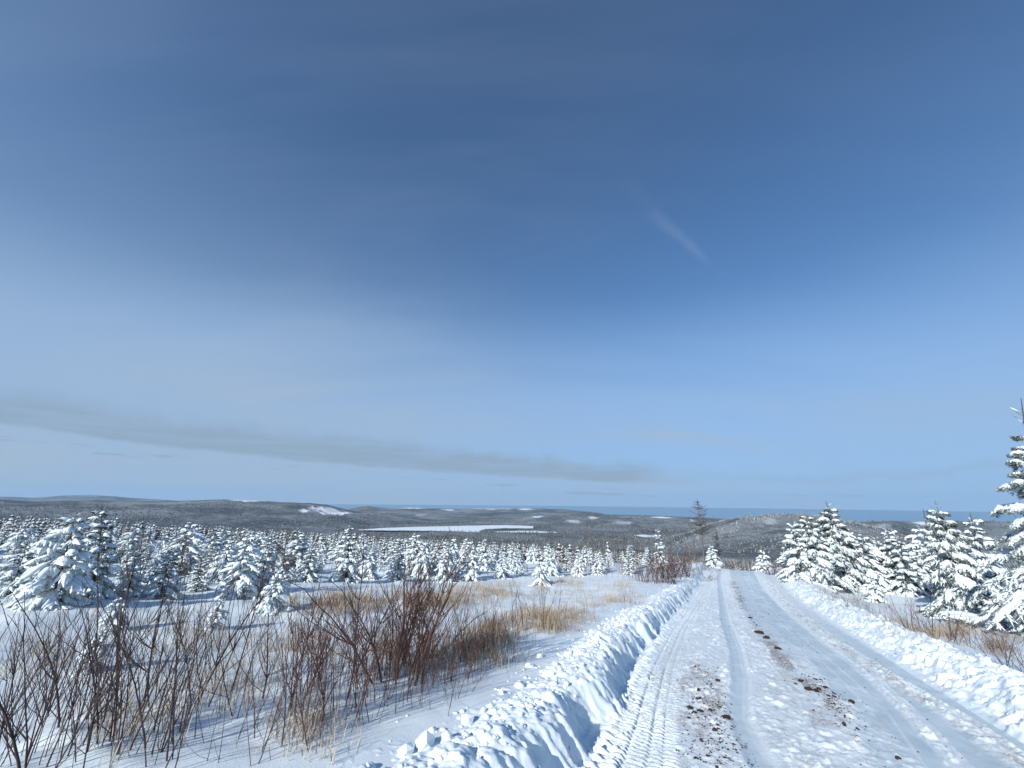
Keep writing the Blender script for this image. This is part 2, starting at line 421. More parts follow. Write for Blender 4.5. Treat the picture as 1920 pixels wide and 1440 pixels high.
COAST_A = _az_el([(1100, 960), (1190, 960), (1400, 970), (1600, 975), (1900, 975)])[0]
def terrain(x, y):
    """ground height without the road, drifts and banks"""
    x = np.asarray(x, float); y = np.asarray(y, float); r = np.hypot(x, y)+1e-9; az = np.arctan2(x, y)
    s = x*D0[0]+y*D0[1]
    plane = SLOPE*s
    plane = plane - 0.0011*np.clip(s-52, 0, 60)**2
    plane = plane + 0.85*np.exp(-((s-38)/9.5)**2)*np.exp(-((x*N0[0]+y*N0[1])/16.0)**2)       # the road tops a small rise before it drops away
    rad = np.interp(r, RAD_R, RAD_Z)
    k = ss(60, 190, r)
    z = plane*(1-k)+rad*k
    far = ss(300, 1500, r)
    z = z + far*7*fbm(x/700, y/700, 4, 21) + ss(120, 400, r)*2.5*fbm(x/160, y/160, 3, 23)
    coast = np.interp(az, COAST_A, [7400, 4500, 4100, 3750, 3650])
    z = z - 55*ss(coast-350, coast+350, r)
    for a, e, r0, near, fr, rough, seed in RIDGES:
        h = np.interp(az, a, e)*r0 + HC
        h = h + rough*fbm(az*r0/330, r/600, 4, seed)*0.9
        q = np.where(r < r0, (r0-r)/near, (r-r0)/fr)
        b = 1-ss(0, 1, q)
        inside = ss(a[0]-0.02, a[0]+0.02, az)*(1-ss(a[-1]-0.02, a[-1]+0.02, az))
        z = np.maximum(z, z*(1-b*inside)+h*b*inside)
    for a, r0, r1, lz in LAKES:
        near = np.interp(az, a, r0); fr = np.interp(az, a, r1)
        out = np.maximum(np.maximum(near-r, r-fr), np.maximum(a[0]-az, az-a[-1])*r)     # metres outside the shore
        z = np.minimum(z, lz-3.0+np.clip(out+20, 0, None)*0.08+np.clip(out-30, 0, None)*0.6)
    return z
def in_lake(x, y, m=0.0):
    r = np.hypot(x, y); az = np.arctan2(x, y); k = np.zeros(np.shape(x), bool)
    for a, r0, r1, lz in LAKES:
        out = np.maximum(np.maximum(np.interp(az, a, r0)-r, r-np.interp(az, a, r1)), np.maximum(a[0]-az, az-a[-1])*r)
        k |= out < m
    return k

def near_detail(x, y):
    """drifts on the open snow"""
    z = 0.16*fbm(x/5.0, y/4.0, 3, 31) + 0.05*fbm(x/1.3+0.3*y, y/0.9, 3, 37)
    m = ss(-0.1, 0.5, fbm(x/2.2, y/2.2, 2, 41))
    return z + 0.12*m*np.abs(fbm(x/0.8, y/0.8, 3, 43))

LFOOT = -1.42; RFOOT = 2.66
def ground(x, y):
    """snow surface beside the road, and the trough the road and its banks lie in"""
    sh = np.shape(x); x = np.asarray(x, float).ravel(); y = np.asarray(y, float).ravel()
    r = np.hypot(x, y)
    z = terrain(x, y)
    nr = 1-ss(70, 120, r)
    S, W = road_sw(x, y)
    left = W < 0
    dist = np.where(left, LFOOT-W, W-RFOOT)         # distance out from the road edge
    side = np.where(left, 0.31-0.33*ss(1.2, 6.0, dist), 0.22-0.42*ss(1.2, 3.2, dist)+0.2*ss(4, 9, dist))
    calm = ss(0.9, 2.8, dist)*0.85+0.15
    zz = z + nr*(side + near_detail(x, y)*calm)
    # along the road the height follows the plane of the road
    zz = np.where(dist < 0.75, zz-0.55*ss(0.75, 0.35, dist), zz)
    return zz.reshape(sh)

def at(u, v, n=500):
    """point on the snow where the line of sight through a picture point meets it"""
    d = px_dir(u, v); t = np.geomspace(1.2, 400, n)
    P = d[None, :]*t[:, None]; P[:, 2] += HC
    g = ground(P[:, 0], P[:, 1]); below = np.nonzero(P[:, 2] < g)[0]
    if len(below) == 0 or t[below[0]] > 60:          # the line of sight passes over the brow: stand the thing a little beyond it
        hd = d[:2]/np.linalg.norm(d[:2])*50.0
        return np.array([hd[0], hd[1], float(ground(hd[0:1], hd[1:2])[0])])
    k = max(below[0], 1); a = P[k-1, 2]-g[k-1]; b = g[k]-P[k, 2]; f = a/(a+b+1e-9)
    q = P[k-1]*(1-f)+P[k]*f
    return np.array([q[0], q[1], float(ground(q[0:1], q[1:2])[0])])

# ------------------------------------------------------------------ ground sheets
def polar_sheet(name, rr, aa, zf, mat, attrs=None):
    R, A = np.meshgrid(rr, aa, indexing='ij'); x = R*np.sin(A); y = R*np.cos(A)
    z = zf(x, y)
    V = np.stack([x, y, z], -1).reshape(-1, 3)
    F = grid_faces(len(rr), len(aa))[:, ::-1]
    me = mesh_np(name, V, [F], None, True, [mat], attrs(x, y, z) if attrs else None)
    return structure(link(name, me))

azg = np.radians(np.linspace(-80, 82, 500))
rr = np.concatenate([np.geomspace(0.6, 30, 240), np.geomspace(30, 135, 60)[1:]])
polar_sheet('snow_field', rr, azg, ground, M_SNOW)

def far_mat():
    m, T, b = material('wooded far land')
    geo = T.new('ShaderNodeNewGeometry').outputs['Position']
    clr = T.new('ShaderNodeAttribute', attribute_name='clearing').outputs['Fac']
    n1 = T.noise(geo, 0.0022, 5.0, 0.62, 0.4); n2 = T.noise(geo, 0.028, 5.0, 0.72); n3 = T.noise(geo, 0.007, 4.0, 0.6, 0.5)
    c = T.mix(T.maprange(n1, 0.35, 0.65), (0.085, 0.103, 0.110), (0.27, 0.29, 0.305))
    c = T.mix(T.maprange(n2, 0.48, 0.72, 0.0, 0.55), c, (0.42, 0.45, 0.48))
    c = T.mix(T.maprange(n3, 0.56, 0.66, 0.0, 0.65), c, (0.060, 0.076, 0.085))
    c = T.mix(clr, c, (0.80, 0.82, 0.85))
    T.l.new(c, b.inputs['Base Color']); b.inputs['Roughness'].default_value = 0.9; b.inputs['Specular IOR Level'].default_value = 0.0
    bp = T.new('ShaderNodeBump', ins={'Height': T.math('MULTIPLY', n2, T.math('SUBTRACT', 1.0, clr))}); bp.inputs['Strength'].default_value = 1.0; bp.inputs['Distance'].default_value = 16.0
    T.l.new(bp.outputs[0], b.inputs['Normal'])
    return m
M_FAR = far_mat()
def px_patch(u0, u1, v0, v1):
    a0 = math.atan2(*px_dir(u0, (v0+v1)/2)[:2]); a1 = math.atan2(*px_dir(u1, (v0+v1)/2)[:2])
    return a0, a1
CLEAR = [(585, 655, 3350, 420, 1.0), (425, 490, 4150, 240, 1.0), (560, 580, 3150, 130, 0.9), (660, 720, 6700, 260, 0.7), (745, 790, 6300, 300, 0.7),
         (830, 850, 6000, 250, 0.8), (880, 960, 6300, 500, 0.45), (970, 1000, 6200, 200, 0.9), (1000, 1020, 3500, 90, 0.9), (1220, 1262, 3450, 70, 1.0),
         (1290, 1300, 3300, 90, 0.6), (1100, 1120, 3300, 80, 0.7), (1150, 1185, 3050, 110, 0.4), (1060, 1090, 3100, 90, 0.5), (1715, 1745, 3250, 90, 0.9), (1600, 1680, 3000, 160, 0.4), (1425, 1450, 1120, 40, 0.3),
         (780, 800, 4700, 200, 0.5), (720, 732, 4700, 160, 0.7)]
CLEAR = [(*px_patch(u0, u1, 960, 970), r, dr, k) for u0, u1, r, dr, k in CLEAR]
def clearing(x, y, z=None):
    r = np.hypot(x, y); az = np.arctan2(x, y)
    c = np.zeros(np.shape(x))
    wob = 0.75*fbm(az*110, r/160, 4, 71, 0.6)
    for a0, a1, rc, dr, k in CLEAR:
        da = np.abs(az-(a0+a1)/2)/((a1-a0)/2); d = np.abs(r-rc)/dr
        q = np.sqrt(da*da+d*d)+wob
        c = np.maximum(c, k*(1-ss(0.70, 1.15, q)))
    near = 1-ss(150, 420, r)
    return np.maximum(c, 0.75*near)

rr2 = np.concatenate([np.geomspace(110, 900, 60), np.geomspace(900, 15800, 210)[1:]])
aa2 = np.radians(np.linspace(-72, 72, 440))
def valley_z(x, y):
    z = terrain(x, y)
    r = np.hypot(x, y); az = np.arctan2(x, y)
    return np.where(r < 150, np.minimum(z, ground(x, y))-0.6*(1-ss(128, 150, r)), z)
def far_attrs(x, y, z): return {'clearing': clearing(x, y)}
polar_sheet('valley', rr2, aa2, valley_z, M_FAR, far_attrs)

def water(name, r0, r1, a0, a1, z, mat, na=60, nr=12, shape=None):
    R, A = np.meshgrid(np.linspace(0, 1, nr), np.linspace(a0, a1, na), indexing='ij')
    lo, hi = (r0, r1) if shape is None else shape(A)
    rad = lo+(hi-lo)*R
    V = np.stack([rad*np.sin(A), rad*np.cos(A), np.full_like(rad, z)], -1).reshape(-1, 3)
    return structure(link(name, mesh_np(name, V, [grid_faces(nr, na)[:, ::-1]], None, True, [mat])))
def sea_mat():
    m, T, b = material('open sea')
    geo = T.new('ShaderNodeNewGeometry').outputs['Position']
    n = T.noise(geo, 0.0006, 3.0)
    T.l.new(T.mix(n, (0.19, 0.33, 0.46), (0.23, 0.37, 0.50)), b.inputs['Base Color']); b.inputs['Roughness'].default_value = 0.45
    return m
water('sea', 3300, 16500, math.radians(-75), math.radians(75), -155.0, sea_mat(), 80, 6)


# frozen lakes on the valley floor
M_LAKE = snow_mat('lake snow', 0.0)
for a, r0, r1, lz in LAKES:
    A = np.linspace(a[0], a[-1], 50); lo = np.interp(A, a, r0)*(1+0.006*fbm(A*90, A*0, 3, 5)); hi = np.interp(A, a, r1)*(1+0.006*fbm(A*90, A*0+5, 3, 6))
    R = lo[None, :]+(hi-lo)[None, :]*np.linspace(0, 1, 6)[:, None]; AA = np.broadcast_to(A, R.shape)
    V = np.stack([R*np.sin(AA), R*np.cos(AA), np.full_like(R, lz)], -1).reshape(-1, 3)
    structure(link('frozen_lake', mesh_np('frozen_lake', V, [grid_faces(6, 50)[:, ::-1]], None, True, [M_LAKE])))

# ------------------------------------------------------------------ the ploughed road
def curve_w(pts):
    P = np.array(sorted(pts)); return lambda s: np.interp(s, P[:, 0], P[:, 1])
W_FOOT = curve_w([(-8, -1.2), (4, -1.33), (5.4, -1.38), (7.7, -1.55), (11.6, -1.66), (40, -1.58), (110, -1.6)])
W_T1R = curve_w([(-8, -0.45), (4.5, -0.62), (5.8, -0.77), (8.2, -0.93), (12.2, -1.05), (37, -0.93)])
W_G1R = curve_w([(-8, 0.25), (5, 0.02), (6.3, -0.24), (8.1, -0.41), (30, -0.55)])
W_R1 = curve_w([(-8, 0.45), (3.5, 0.30), (5, 0.10), (6.3, -0.08), (7.9, -0.01), (10.4, -0.03), (15.2, -0.26), (30.5, -0.60), (60, -0.4)])
W_G2 = curve_w([(-8, 1.1), (7.8, 0.92), (8.5, 0.85), (10, 0.71), (12.9, 0.49), (19, 0.32), (32, 0.09)])
W_IL = curve_w([(-8, 0.7), (5.6, 1.03), (7.7, 1.21), (10.4, 1.17), (15.3, 0.96), (28, 0.71)])
W_IR = curve_w([(-8, 1.5), (6.1, 1.69), (8.2, 1.83), (10.9, 1.84), (16, 1.70), (29, 1.55)])
W_C3 = curve_w([(-8, 2.2), (6.8, 2.36), (7.9, 2.36), (9.6, 2.21), (13.5, 2.04), (23, 2.0)])

def road_surface(s, w):
    """relief, packed-ice mask and dirt mask on the carriageway"""
    foot = W_FOOT(s)
    band = lambda a, b, e=0.05: ss(a-e, a+e, w)*(1-ss(b-e, b+e, w))
    jit = 0.05*fbm(s*1.7, w*3, 3, 51)
    fade = 1-ss(30, 60, s)*0.6
    # coarse crumbs everywhere outside the smooth lanes
    t1 = band(foot+0.03, W_T1R(s)+jit)
    r1c = W_R1(s)
    r1 = np.exp(-((w-r1c)/0.085)**2)
    smooth1 = band(r1c-0.17+jit, r1c+0.10)
    ice = band(W_IL(s)+jit*2, W_IR(s)+jit)*(0.55+0.45*ss(-0.25, 0.15, fbm(s*0.8, w*2.5, 3, 57)))
    g2 = np.exp(-((w-W_G2(s)-0.06*fbm(s*1.2, w*0, 2, 58))/0.20)**2)*ss(6.5, 8.5, s)*(0.12+0.88*ss(-0.15, 0.3, fbm(s*0.55, w*0+3, 3, 59)))
    icemid = band(W_G2(s)-0.05, W_IL(s)+0.1, 0.1)*ss(8, 14, s)*0.7
    gut = band(W_C3(s)+0.22+jit, W_C3(s)+0.62, 0.06)*(1-ss(11, 22, s)*0.6)
    lane2 = band(W_IR(s)+0.12+jit, W_C3(s)-0.14, 0.05)*(1-ss(9, 14, s))*0.9
    pack = np.clip(np.maximum.reduce([smooth1*0.75, ice, icemid, gut*0.9, lane2]), 0, 1)
    crumb = (1-pack)*(1-t1*0.75)
    c3 = np.exp(-((w-W_C3(s)+0.02)/0.17)**2)
    g1 = band(W_T1R(s)+0.03, W_G1R(s)+jit*2, 0.08)*(1-ss(7.6, 9.4, s))
    z = 0.012*fbm(s*1.1, w*2.2, 3, 61)
    rg_ = 0.45+0.75*ss(-0.3, 0.35, fbm(s*0.9, w*2.4, 3, 62))
    z = z + crumb*rg_*(0.6*0.045*lumps(s, w, 0.045, 63, 0.55) + 0.55*0.10*lumps(s+0.03*fbm(s*9, w*9, 2, 64), w+0.03*fbm(s*9+7, w*9, 2, 65), 0.11, 66, 0.40) + 0.026*fbm(s*8, w*10, 4, 69, 0.65))
    # tractor tread: rows of lugs with two continuous grooves
    tb = (w-foot)/np.maximum(W_T1R(s)-foot, 0.2)
    ph = s/0.085 + 0.9*np.abs(tb-0.45) + 0.25*fbm(s*2.5, w*4, 2, 73)
    lug = np.clip(np.sin(ph*2*math.pi)*1.6, -1, 1)*0.5+0.5
    gro = np.exp(-((tb-0.40)/0.028)**2)+np.exp(-((tb-0.66)/0.026)**2)+0.7*np.exp(-((tb-0.84)/0.02)**2)
    wear = 0.45+0.55*ss(-0.45, 0.25, fbm(s*1.3, w*3.3, 3, 75))
    z = z + t1*(((0.036-0.012*ss(6, 14, s))*lug*wear)*(1-0.6*np.clip(gro, 0, 1)) - 0.012*gro + 0.035*0.4*lumps(s, w, 0.04, 77) - 0.02)
    # teeth along the foot of the bank, left by the tyre shoulder
    tooth = np.exp(-((w-foot-0.06)/0.055)**2)*np.clip(np.sin(s/0.17*2*math.pi+1.2*fbm(s*2, w*0, 2, 79)), 0, 1)
    z = z + 0.055*tooth*(1-ss(12, 20, s))
    # smooth car ruts
    br = ss(-0.55, 0.15, fbm(s*1.3, w*0+4, 3, 82))
    z = z - smooth1*0.028 + br*(0.014*np.exp(-((w-r1c-0.02)/0.020)**2) + 0.016*np.exp(-((w-r1c-0.12)/0.030)**2))*fade + 0.012*np.exp(-((w-r1c+0.17)/0.04)**2)*(1+fbm(s*6, w*6, 2, 84))
    z = z - ice*0.018
    prt = band(W_IR(s)-0.03, W_IR(s)+0.19, 0.02)*(0.5+0.5*ss(-0.4, 0.2, fbm(s*0.9, w*3, 2, 85)))
    pack = pack*(1-0.75*prt)
    for ctr, amp, wd in ((W_IR(s)-0.02, 0.026, 0.017), (W_IR(s)+0.085, 0.010, 0.015), (W_IR(s)+0.18, 0.030, 0.018), (W_IL(s)+0.22, 0.012, 0.018), (W_IL(s)+0.40, 0.010, 0.018), (W_G2(s)-0.30, 0.010, 0.02)):
        rdg = np.exp(-((w-ctr-0.012*np.sin(s*0.9))/wd)**2)*ss(-0.6, 0.0, fbm(s*1.1, w*0+amp*900, 2, 83))
        z = z + amp*fade*rdg*(1+0.6*fbm(s*9, w*9, 2, 86)); pack = pack*(1-0.9*rdg)
    pack = pack*(1-0.7*band(r1c+0.0, r1c+0.14, 0.02))
    z = z + 0.020*c3*(1+lumps(s, w, 0.05, 87)*2.0) - gut*0.03 - lane2*0.02
    z = z + 0.03*np.exp(-((w-W_C3(s)-0.16)/0.03)**2)*np.clip(np.sin(s/0.14*2*math.pi), 0, 1)
    z = z + pack*0.003*fbm(s*3, w*25, 2, 89)
    n = fbm(s*1.4, w*4.5, 4, 91); n2 = fbm(s*3.0, w*9.0, 3, 93)
    dirt = g2*ss(-0.25, 0.25, n)*1.25 + c3*0.55*ss(-0.2, 0.5, n2)*(1-ss(25, 40, s)) + g1*0.75*ss(-0.25, 0.4, n) + 0.10*ss(0.15, 0.6, n2)*crumb + 0.35*np.exp(-((w-W_G2(s)-0.05)/0.45)**2)*ss(0.2, 0.6, n2)
    c2 = band(W_R1(s)+0.35, W_IL(s)-0.1, 0.1)*(1-ss(7, 9, s))
    dirt = dirt + 0.22*c2*ss(0.0, 0.5, n2)
    return z, pack, np.clip(dirt, 0, 1)

def road_base(s, w):
    x, y = road_xy(s, w); xc, yc = road_xy(s, w*0.0+0.6)
    a = terrain(x, y); b = terrain(xc, yc)
    return x, y, a

def s_steps():
    s = [-5.0]
    while s[-1] < 1.5: s.append(s[-1]+0.06)
    while s[-1] < 78: s.append(s[-1]+max(0.015, 0.0045*s[-1]))
    return np.array(s)
SS = s_steps()
EDGE_L = -1.27; EDGE_R = 2.84

def left_bank(s, w):
    q = W_FOOT(s)-w                                            # out from the foot of the scraped face
    hb = 0.39+0.05*fbm(s*0.6, s*0, 3, 101)
    sh = 0.08*fbm(s*1.1, s*0+2, 2, 103)+0.05*fbm(s*3.1, s*0+7, 2, 104)
    bay = 0.12*np.exp(-((s-9.2)/0.5)**2)+0.10*np.exp(-((s-5.0)/0.30)**2)-0.07*np.exp(-((s-5.6)/0.22)**2)
    rid = lambda f, sd, sk, qf: 0.5-np.abs(vnoise(s*f+q*sk, q*qf, sd))
    fl = 0.10*rid(2.3, 105, 1.5, 0.8)+0.095*rid(5.6, 107, 3.2, 1.6)+0.05*rid(12, 109, 7, 3)+0.035*fbm(s*17+q*9, q*7, 4, 110, 0.65)
    qq = q-(sh+bay)*0.8+fl*(1-0.35*ss(14, 34, s))
    slab = 0.05*np.floor(3*(vnoise(s*1.9, s*0+11, 112)*0.5+0.5))
    face = 0.82*ss(0.0, 0.30, qq-slab*0.6)+0.18*ss(0.15, 0.55, qq)
    back = 1-0.22*ss(0.40, 0.95, q+0.1*fbm(s*1.5, q, 2, 111))
    top = ss(0.22, 0.36, qq)*(1-ss(0.60, 1.25, q+0.25*fbm(s*1.2, q*1.2, 2, 113)))
    warp = 0.05*fbm(s*8, q*8, 2, 114); warp2 = 0.05*fbm(s*8+9, q*8, 2, 115)
    rough = 0.55*0.08*lumps(s+warp, q+warp2, 0.085, 113, 0.6)+0.5*0.19*lumps(s+warp, q+warp2, 0.21, 116, 0.28)+0.045*np.abs(fbm(s*4.5, q*5, 3, 119))+0.018*fbm(s*15, q*15, 3, 120)
    z = hb*face*back+top*(rough-0.02)
    z = z+ss(0.02, 0.1, qq)*(1-ss(0.3, 0.5, qq))*0.026*fbm(s*13, q*15, 4, 121, 0.65)
    z = z+(1-ss(0.0, 0.14, qq))*0.5*0.09*lumps(s+warp, q+warp2, 0.09, 123, 0.40)
    return z
def right_bank(s, w):
    q = w-RFOOT
    hb = 0.38+0.06*fbm(s*0.5, s*0, 3, 131)
    sh = 0.12*fbm(s*1.2, s*0+2, 3, 133)
    body = ss(0.0, 0.85, q-sh)
    back = 1-0.38*ss(0.9, 1.5, q)
    rough = ss(0.05, 0.25, q-sh)*(1-ss(1.05, 1.5, q))
    z = hb*body*back + rough*(0.15*np.abs(fbm(s*3.8, q*4.6, 4, 135, 0.6))+0.065*fbm(s*9, q*10, 4, 137, 0.6)+0.5*0.20*lumps(s+0.06*fbm(s*7, q*7, 2, 138), q+0.06*fbm(s*7+5, q*7, 2, 140), 0.22, 139, 0.4)+0.3*0.09*lumps(s+0.04*fbm(s*9, q*9, 2, 138), q, 0.09, 142, 0.35)+0.05*np.abs(fbm(s*6, q*7, 3, 143))-0.04)
    return z

def strip(name, wl, hf, mat, attr=False, surf=False):
    S, Wn = np.meshgrid(SS, wl, indexing='ij')
    x, y, z = road_base(S, Wn)
    h = hf(S, Wn)
    at_ = None
    if attr: h, pk, dt = h; at_ = {'pack': pk, 'dirt': dt}
    V = np.stack([x, y, z+h], -1).reshape(-1, 3)
    return structure(link(name, mesh_np(name, V, [grid_faces(len(SS), len(wl))], None, True, [mat], at_)))
def all_surface(s, w):
    z, pk, dt = road_surface(s, w)
    out = ss(0.0, 0.10, W_FOOT(s)-w)+ss(0.0, 0.12, w-RFOOT)
    z = z*(1-np.clip(out, 0, 1))
    z = z + left_bank(s, w)*(w < W_FOOT(s)+0.3) + right_bank(s, w)*(w > RFOOT-0.3)
    return z, pk*(1-np.clip(out, 0, 1)), dt*(1-np.clip(out, 0, 1))
CUT_L, CUT_R = -1.75, 3.0
strip('road', np.linspace(-1.30, 2.70, 250), all_surface, M_ROAD, True)
strip('snow_bank', np.linspace(-2.75, -1.30, 100), lambda s, w: all_surface(s, w)[0], M_SNOW)
strip('snow_bank', np.linspace(2.70, 4.45, 76), lambda s, w: all_surface(s, w)[0], M_SNOW)

# ------------------------------------------------------------------ spruces
def at_many(us, vs):
    D = np.array([px_dir(u, v) for u, v in zip(us, vs)])
    t = np.full(len(D), 8.0)
    for k in range(22):
        g = ground(D[:, 0]*t, D[:, 1]*t); tn = (g-HC)/np.minimum(D[:, 2], -0.02); t = 0.5*t+0.5*np.clip(tn, 1.0, 150)
    P = D*t[:, None]; P[:, 2] = ground(P[:, 0], P[:, 1]); return P

def spruce_meshes(name, H, ratio, laden, seed, dens=1.0, fine=False, power=0.80, topz=0.86):
    """trunk, crown and snow load of one spruce, base at the origin"""
    global rng
    keep = rng; rng = np.random.default_rng(seed)
    tr, cr, sn = Acc(), Acc(), Acc()
    lean = rng.normal(0, 0.035, 2)*H; lop = rng.random()*6.28; lopk = rng.uniform(0.0, 0.06 if fine else 0.28)
    zt = np.linspace(0, 1, 9)
    trunk = np.column_stack([lean[0]*zt**2, lean[1]*zt**2, zt*H-0.15*(1-zt)])
    tr.tube(trunk, np.maximum(0.018*H*(1-zt)**0.9, 0.006), 6)
    axis = lambda z: np.array([lean[0]*(z/H)**2, lean[1]*(z/H)**2, z])
    nW = int(dens*(9+H*1.9)); zs = np.linspace((0.07 if fine else 0.035)*H, topz*H, nW)
    ph = rng.random()*6
    for i, z0 in enumerate(zs):
        f = z0/H
        L0 = ratio*H*0.5*(1-f)**power+0.03*H
        nb = int(rng.integers(5, 8)) if f < 0.75 else 4
        ph += rng.uniform(0.4, 1.0)
        for b in range(nb):
            a = ph+b*2*math.pi/nb+rng.normal(0, 0.22); L = L0*rng.uniform(0.55, 1.05 if fine else 1.20)*(1+lopk*math.cos(a-lop)); z = z0+rng.normal(0, 0.02*H)
            e0 = 0.45*f+0.10+rng.normal(0, 0.10)-0.12*(1-f); dr = (0.50+0.45*(1-f))*laden*rng.uniform(0.7, 1.2)
            d = np.array([math.cos(a), math.sin(a), 0.0]); sd = np.array([-d[1], d[0], 0])
            k = np.linspace(0, 1, 6); cu = rng.normal(0, 0.12)
            P = axis(max(z, 0.02))[None, :]+np.outer(k*L, d)+np.outer(cu*L*k*k, sd)
            P[:, 2] += L*(k*e0-dr*k*k*0.75)
            P[:, 2] = np.maximum(P[:, 2], 0.015+0.02*rng.random())
            wt = max(0.004, 0.006*H*(1-f))
            cr.tube(P, wt*(1-0.8*k), 3)
            cr.needles(P[1:], 5, 0.10*(0.6+0.4*L), 0.020, up=0.2)
            th = (0.045+0.05*min(L, 0.9))*laden*rng.uniform(0.6, 1.25); wd = (0.05+0.085*min(L, 0.9))*rng.uniform(0.75, 1.2)*(0.75 if fine else 1.0)
            if rng.random() < 0.62+0.36*laden:
                Q = P[1:].copy(); Q[:, 2] += 0.012
                sn.pad(Q, wd*np.linspace(0.75, 1.05, 5), th*np.linspace(0.8, 1.1, 5), 7, 0.24)
            for kk in ((0.9, 1.5, 2.1, 2.7, 3.3, 3.9, 4.5) if fine else (1.6, 2.5, 3.4, 4.3)):
                for sg in (-1, 1):
                    if rng.random() < 0.12: continue
                    j = int(kk); fr = kk-j; o = P[j]*(1-fr)+P[j+1]*fr
                    l2 = L*(0.50-0.085*kk)*rng.uniform(0.7, 1.25); aa = rng.uniform(0.65, 1.05)*sg
                    d2 = d*math.cos(aa)+sd*math.sin(aa); m = np.linspace(0, 1, 4)
                    T2 = o[None, :]+np.outer(m*l2, d2); T2[:, 2] += l2*(0.05*m-(0.35+0.6*laden)*m*m*0.8)
                    T2[:, 2] = np.maximum(T2[:, 2], 0.012)
                    cr.needles(T2, 4, 0.085*(0.6+0.4*L), 0.018)
                    if rng.random() < 0.30+0.55*laden and l2 > 0.05:
                        Q = T2[1:] if l2 < 0.2 else T2; Q = Q.copy(); Q[:, 2] += 0.01
                        sn.pad(Q, (0.45 if fine else 0.62)*wd*np.linspace(0.8, 1.0, len(Q)), th*0.7, 5, 0.28)
                    if fine:
                        for mm in (1, 2):
                            for s3 in (-1, 1):
                                l3 = l2*0.42*rng.uniform(0.6, 1.2); a3 = aa+s3*rng.uniform(0.6, 1.0); d3 = d*math.cos(a3)+sd*math.sin(a3)
                                T3 = T2[mm][None, :]+np.outer(np.linspace(0, 1, 3)*l3, d3); T3[:, 2] -= l3*np.array([0, 0.15, 0.55])
                                cr.needles(T3, 4, 0.075, 0.014)
                                if rng.random() < 0.6: sn.pad(T3+[0, 0, 0.008], 0.022+0.05*l3, 0.028, 5, 0.3)
    # bare leader with a few upright shoots
    top = axis(0.86*H)
    cr.needles(np.array([axis(0.80*H), axis(0.88*H), axis(0.95*H)]), 10, 0.05, 0.012)
    for b in range(5):
        a = rng.random()*6.28; l = rng.uniform(0.05, 0.11)*H*(0.6+0.4*ratio); z = rng.uniform(0.86, 0.95)*H
        o = axis(z); e = o+np.array([math.cos(a)*l*0.75, math.sin(a)*l*0.75, l*0.65])
        cr.tube(np.array([o, (o+e)/2+[0, 0, -0.01], e]), [0.006, 0.005, 0.003], 3); cr.needles(np.array([o, e]), 9, 0.035, 0.008)
        if rng.random() < 0.5: sn.pad(np.array([o*0.8+e*0.2, (o+e)/2, o*0.2+e*0.8]), 0.02, 0.02, 5, 0.2)
    out = (tr.mesh(name+'_trunk', [M_BARK]), cr.mesh(name+'_crown', [M_NEEDLE], False), sn.mesh(name+'_snow', [M_TSNOW]))
    rng = keep
    return out, H

PROTO = [spruce_meshes('spruce', 2.4, 0.86, 1.0, 1), spruce_meshes('spruce', 2.6, 0.70, 0.95, 2), spruce_meshes('spruce', 2.5, 0.52, 0.9, 3),
         spruce_meshes('spruce', 2.2, 0.78, 0.75, 4), spruce_meshes('spruce', 2.3, 0.60, 0.60, 5), spruce_meshes('spruce', 2.0, 0.95, 1.1, 6)]
PROTO += [spruce_meshes('spruce', 2.4, 0.66, 0.85, 21, 0.8, False, 0.6), spruce_meshes('spruce', 2.2, 0.80, 0.95, 22, 0.7, False, 1.1), spruce_meshes('spruce', 2.6, 0.45, 0.7, 23, 0.75, False, 0.7), spruce_meshes('spruce', 1.8, 1.05, 1.15, 24, 0.8, False, 0.9)]
P_RIGHT = spruce_meshes('spruce', 3.4, 0.80, 1.0, 7, 0.95, True)
P_BIG = spruce_meshes('spruce', 5.2, 0.84, 1.0, 8, 0.8, True, 1.7, 0.80)

def put_spruce(proto, pos, h, rot, label, group=None, sink=0.05, wide=1.0):
    (tm, cm, sm), H = proto
    e = bpy.data.objects.new('spruce_tree', None); COL.objects.link(e); e.empty_display_size = 0.2
    e.location = (pos[0], pos[1], pos[2]-sink); e.rotation_euler = (0, 0, rot); k = h/H; e.scale = (k*wide, k*wide, k)
    for n, m in (('trunk', tm), ('crown', cm), ('snow_load', sm)): link(n, m, e)
    tag(e, label, 'tree', group)
    return e

TREES = []       # (x, y) taken
def tree_at(u, vb, vt, proto, label, rot=None, wide=1.0, group=None):
    """stand a spruce where picture point (u, vb) meets the snow, tall enough to reach vt"""
    p = at(u, vb); d = px_dir(u, vt); r = math.hypot(p[0], p[1])
    h = HC + d[2]/math.hypot(d[0], d[1])*r - p[2]
    TREES.append((p[0], p[1]))
    return put_spruce(proto, p, max(h, 0.5)+0.05, random.random()*6.28 if rot is None else rot, label, group, wide=wide)

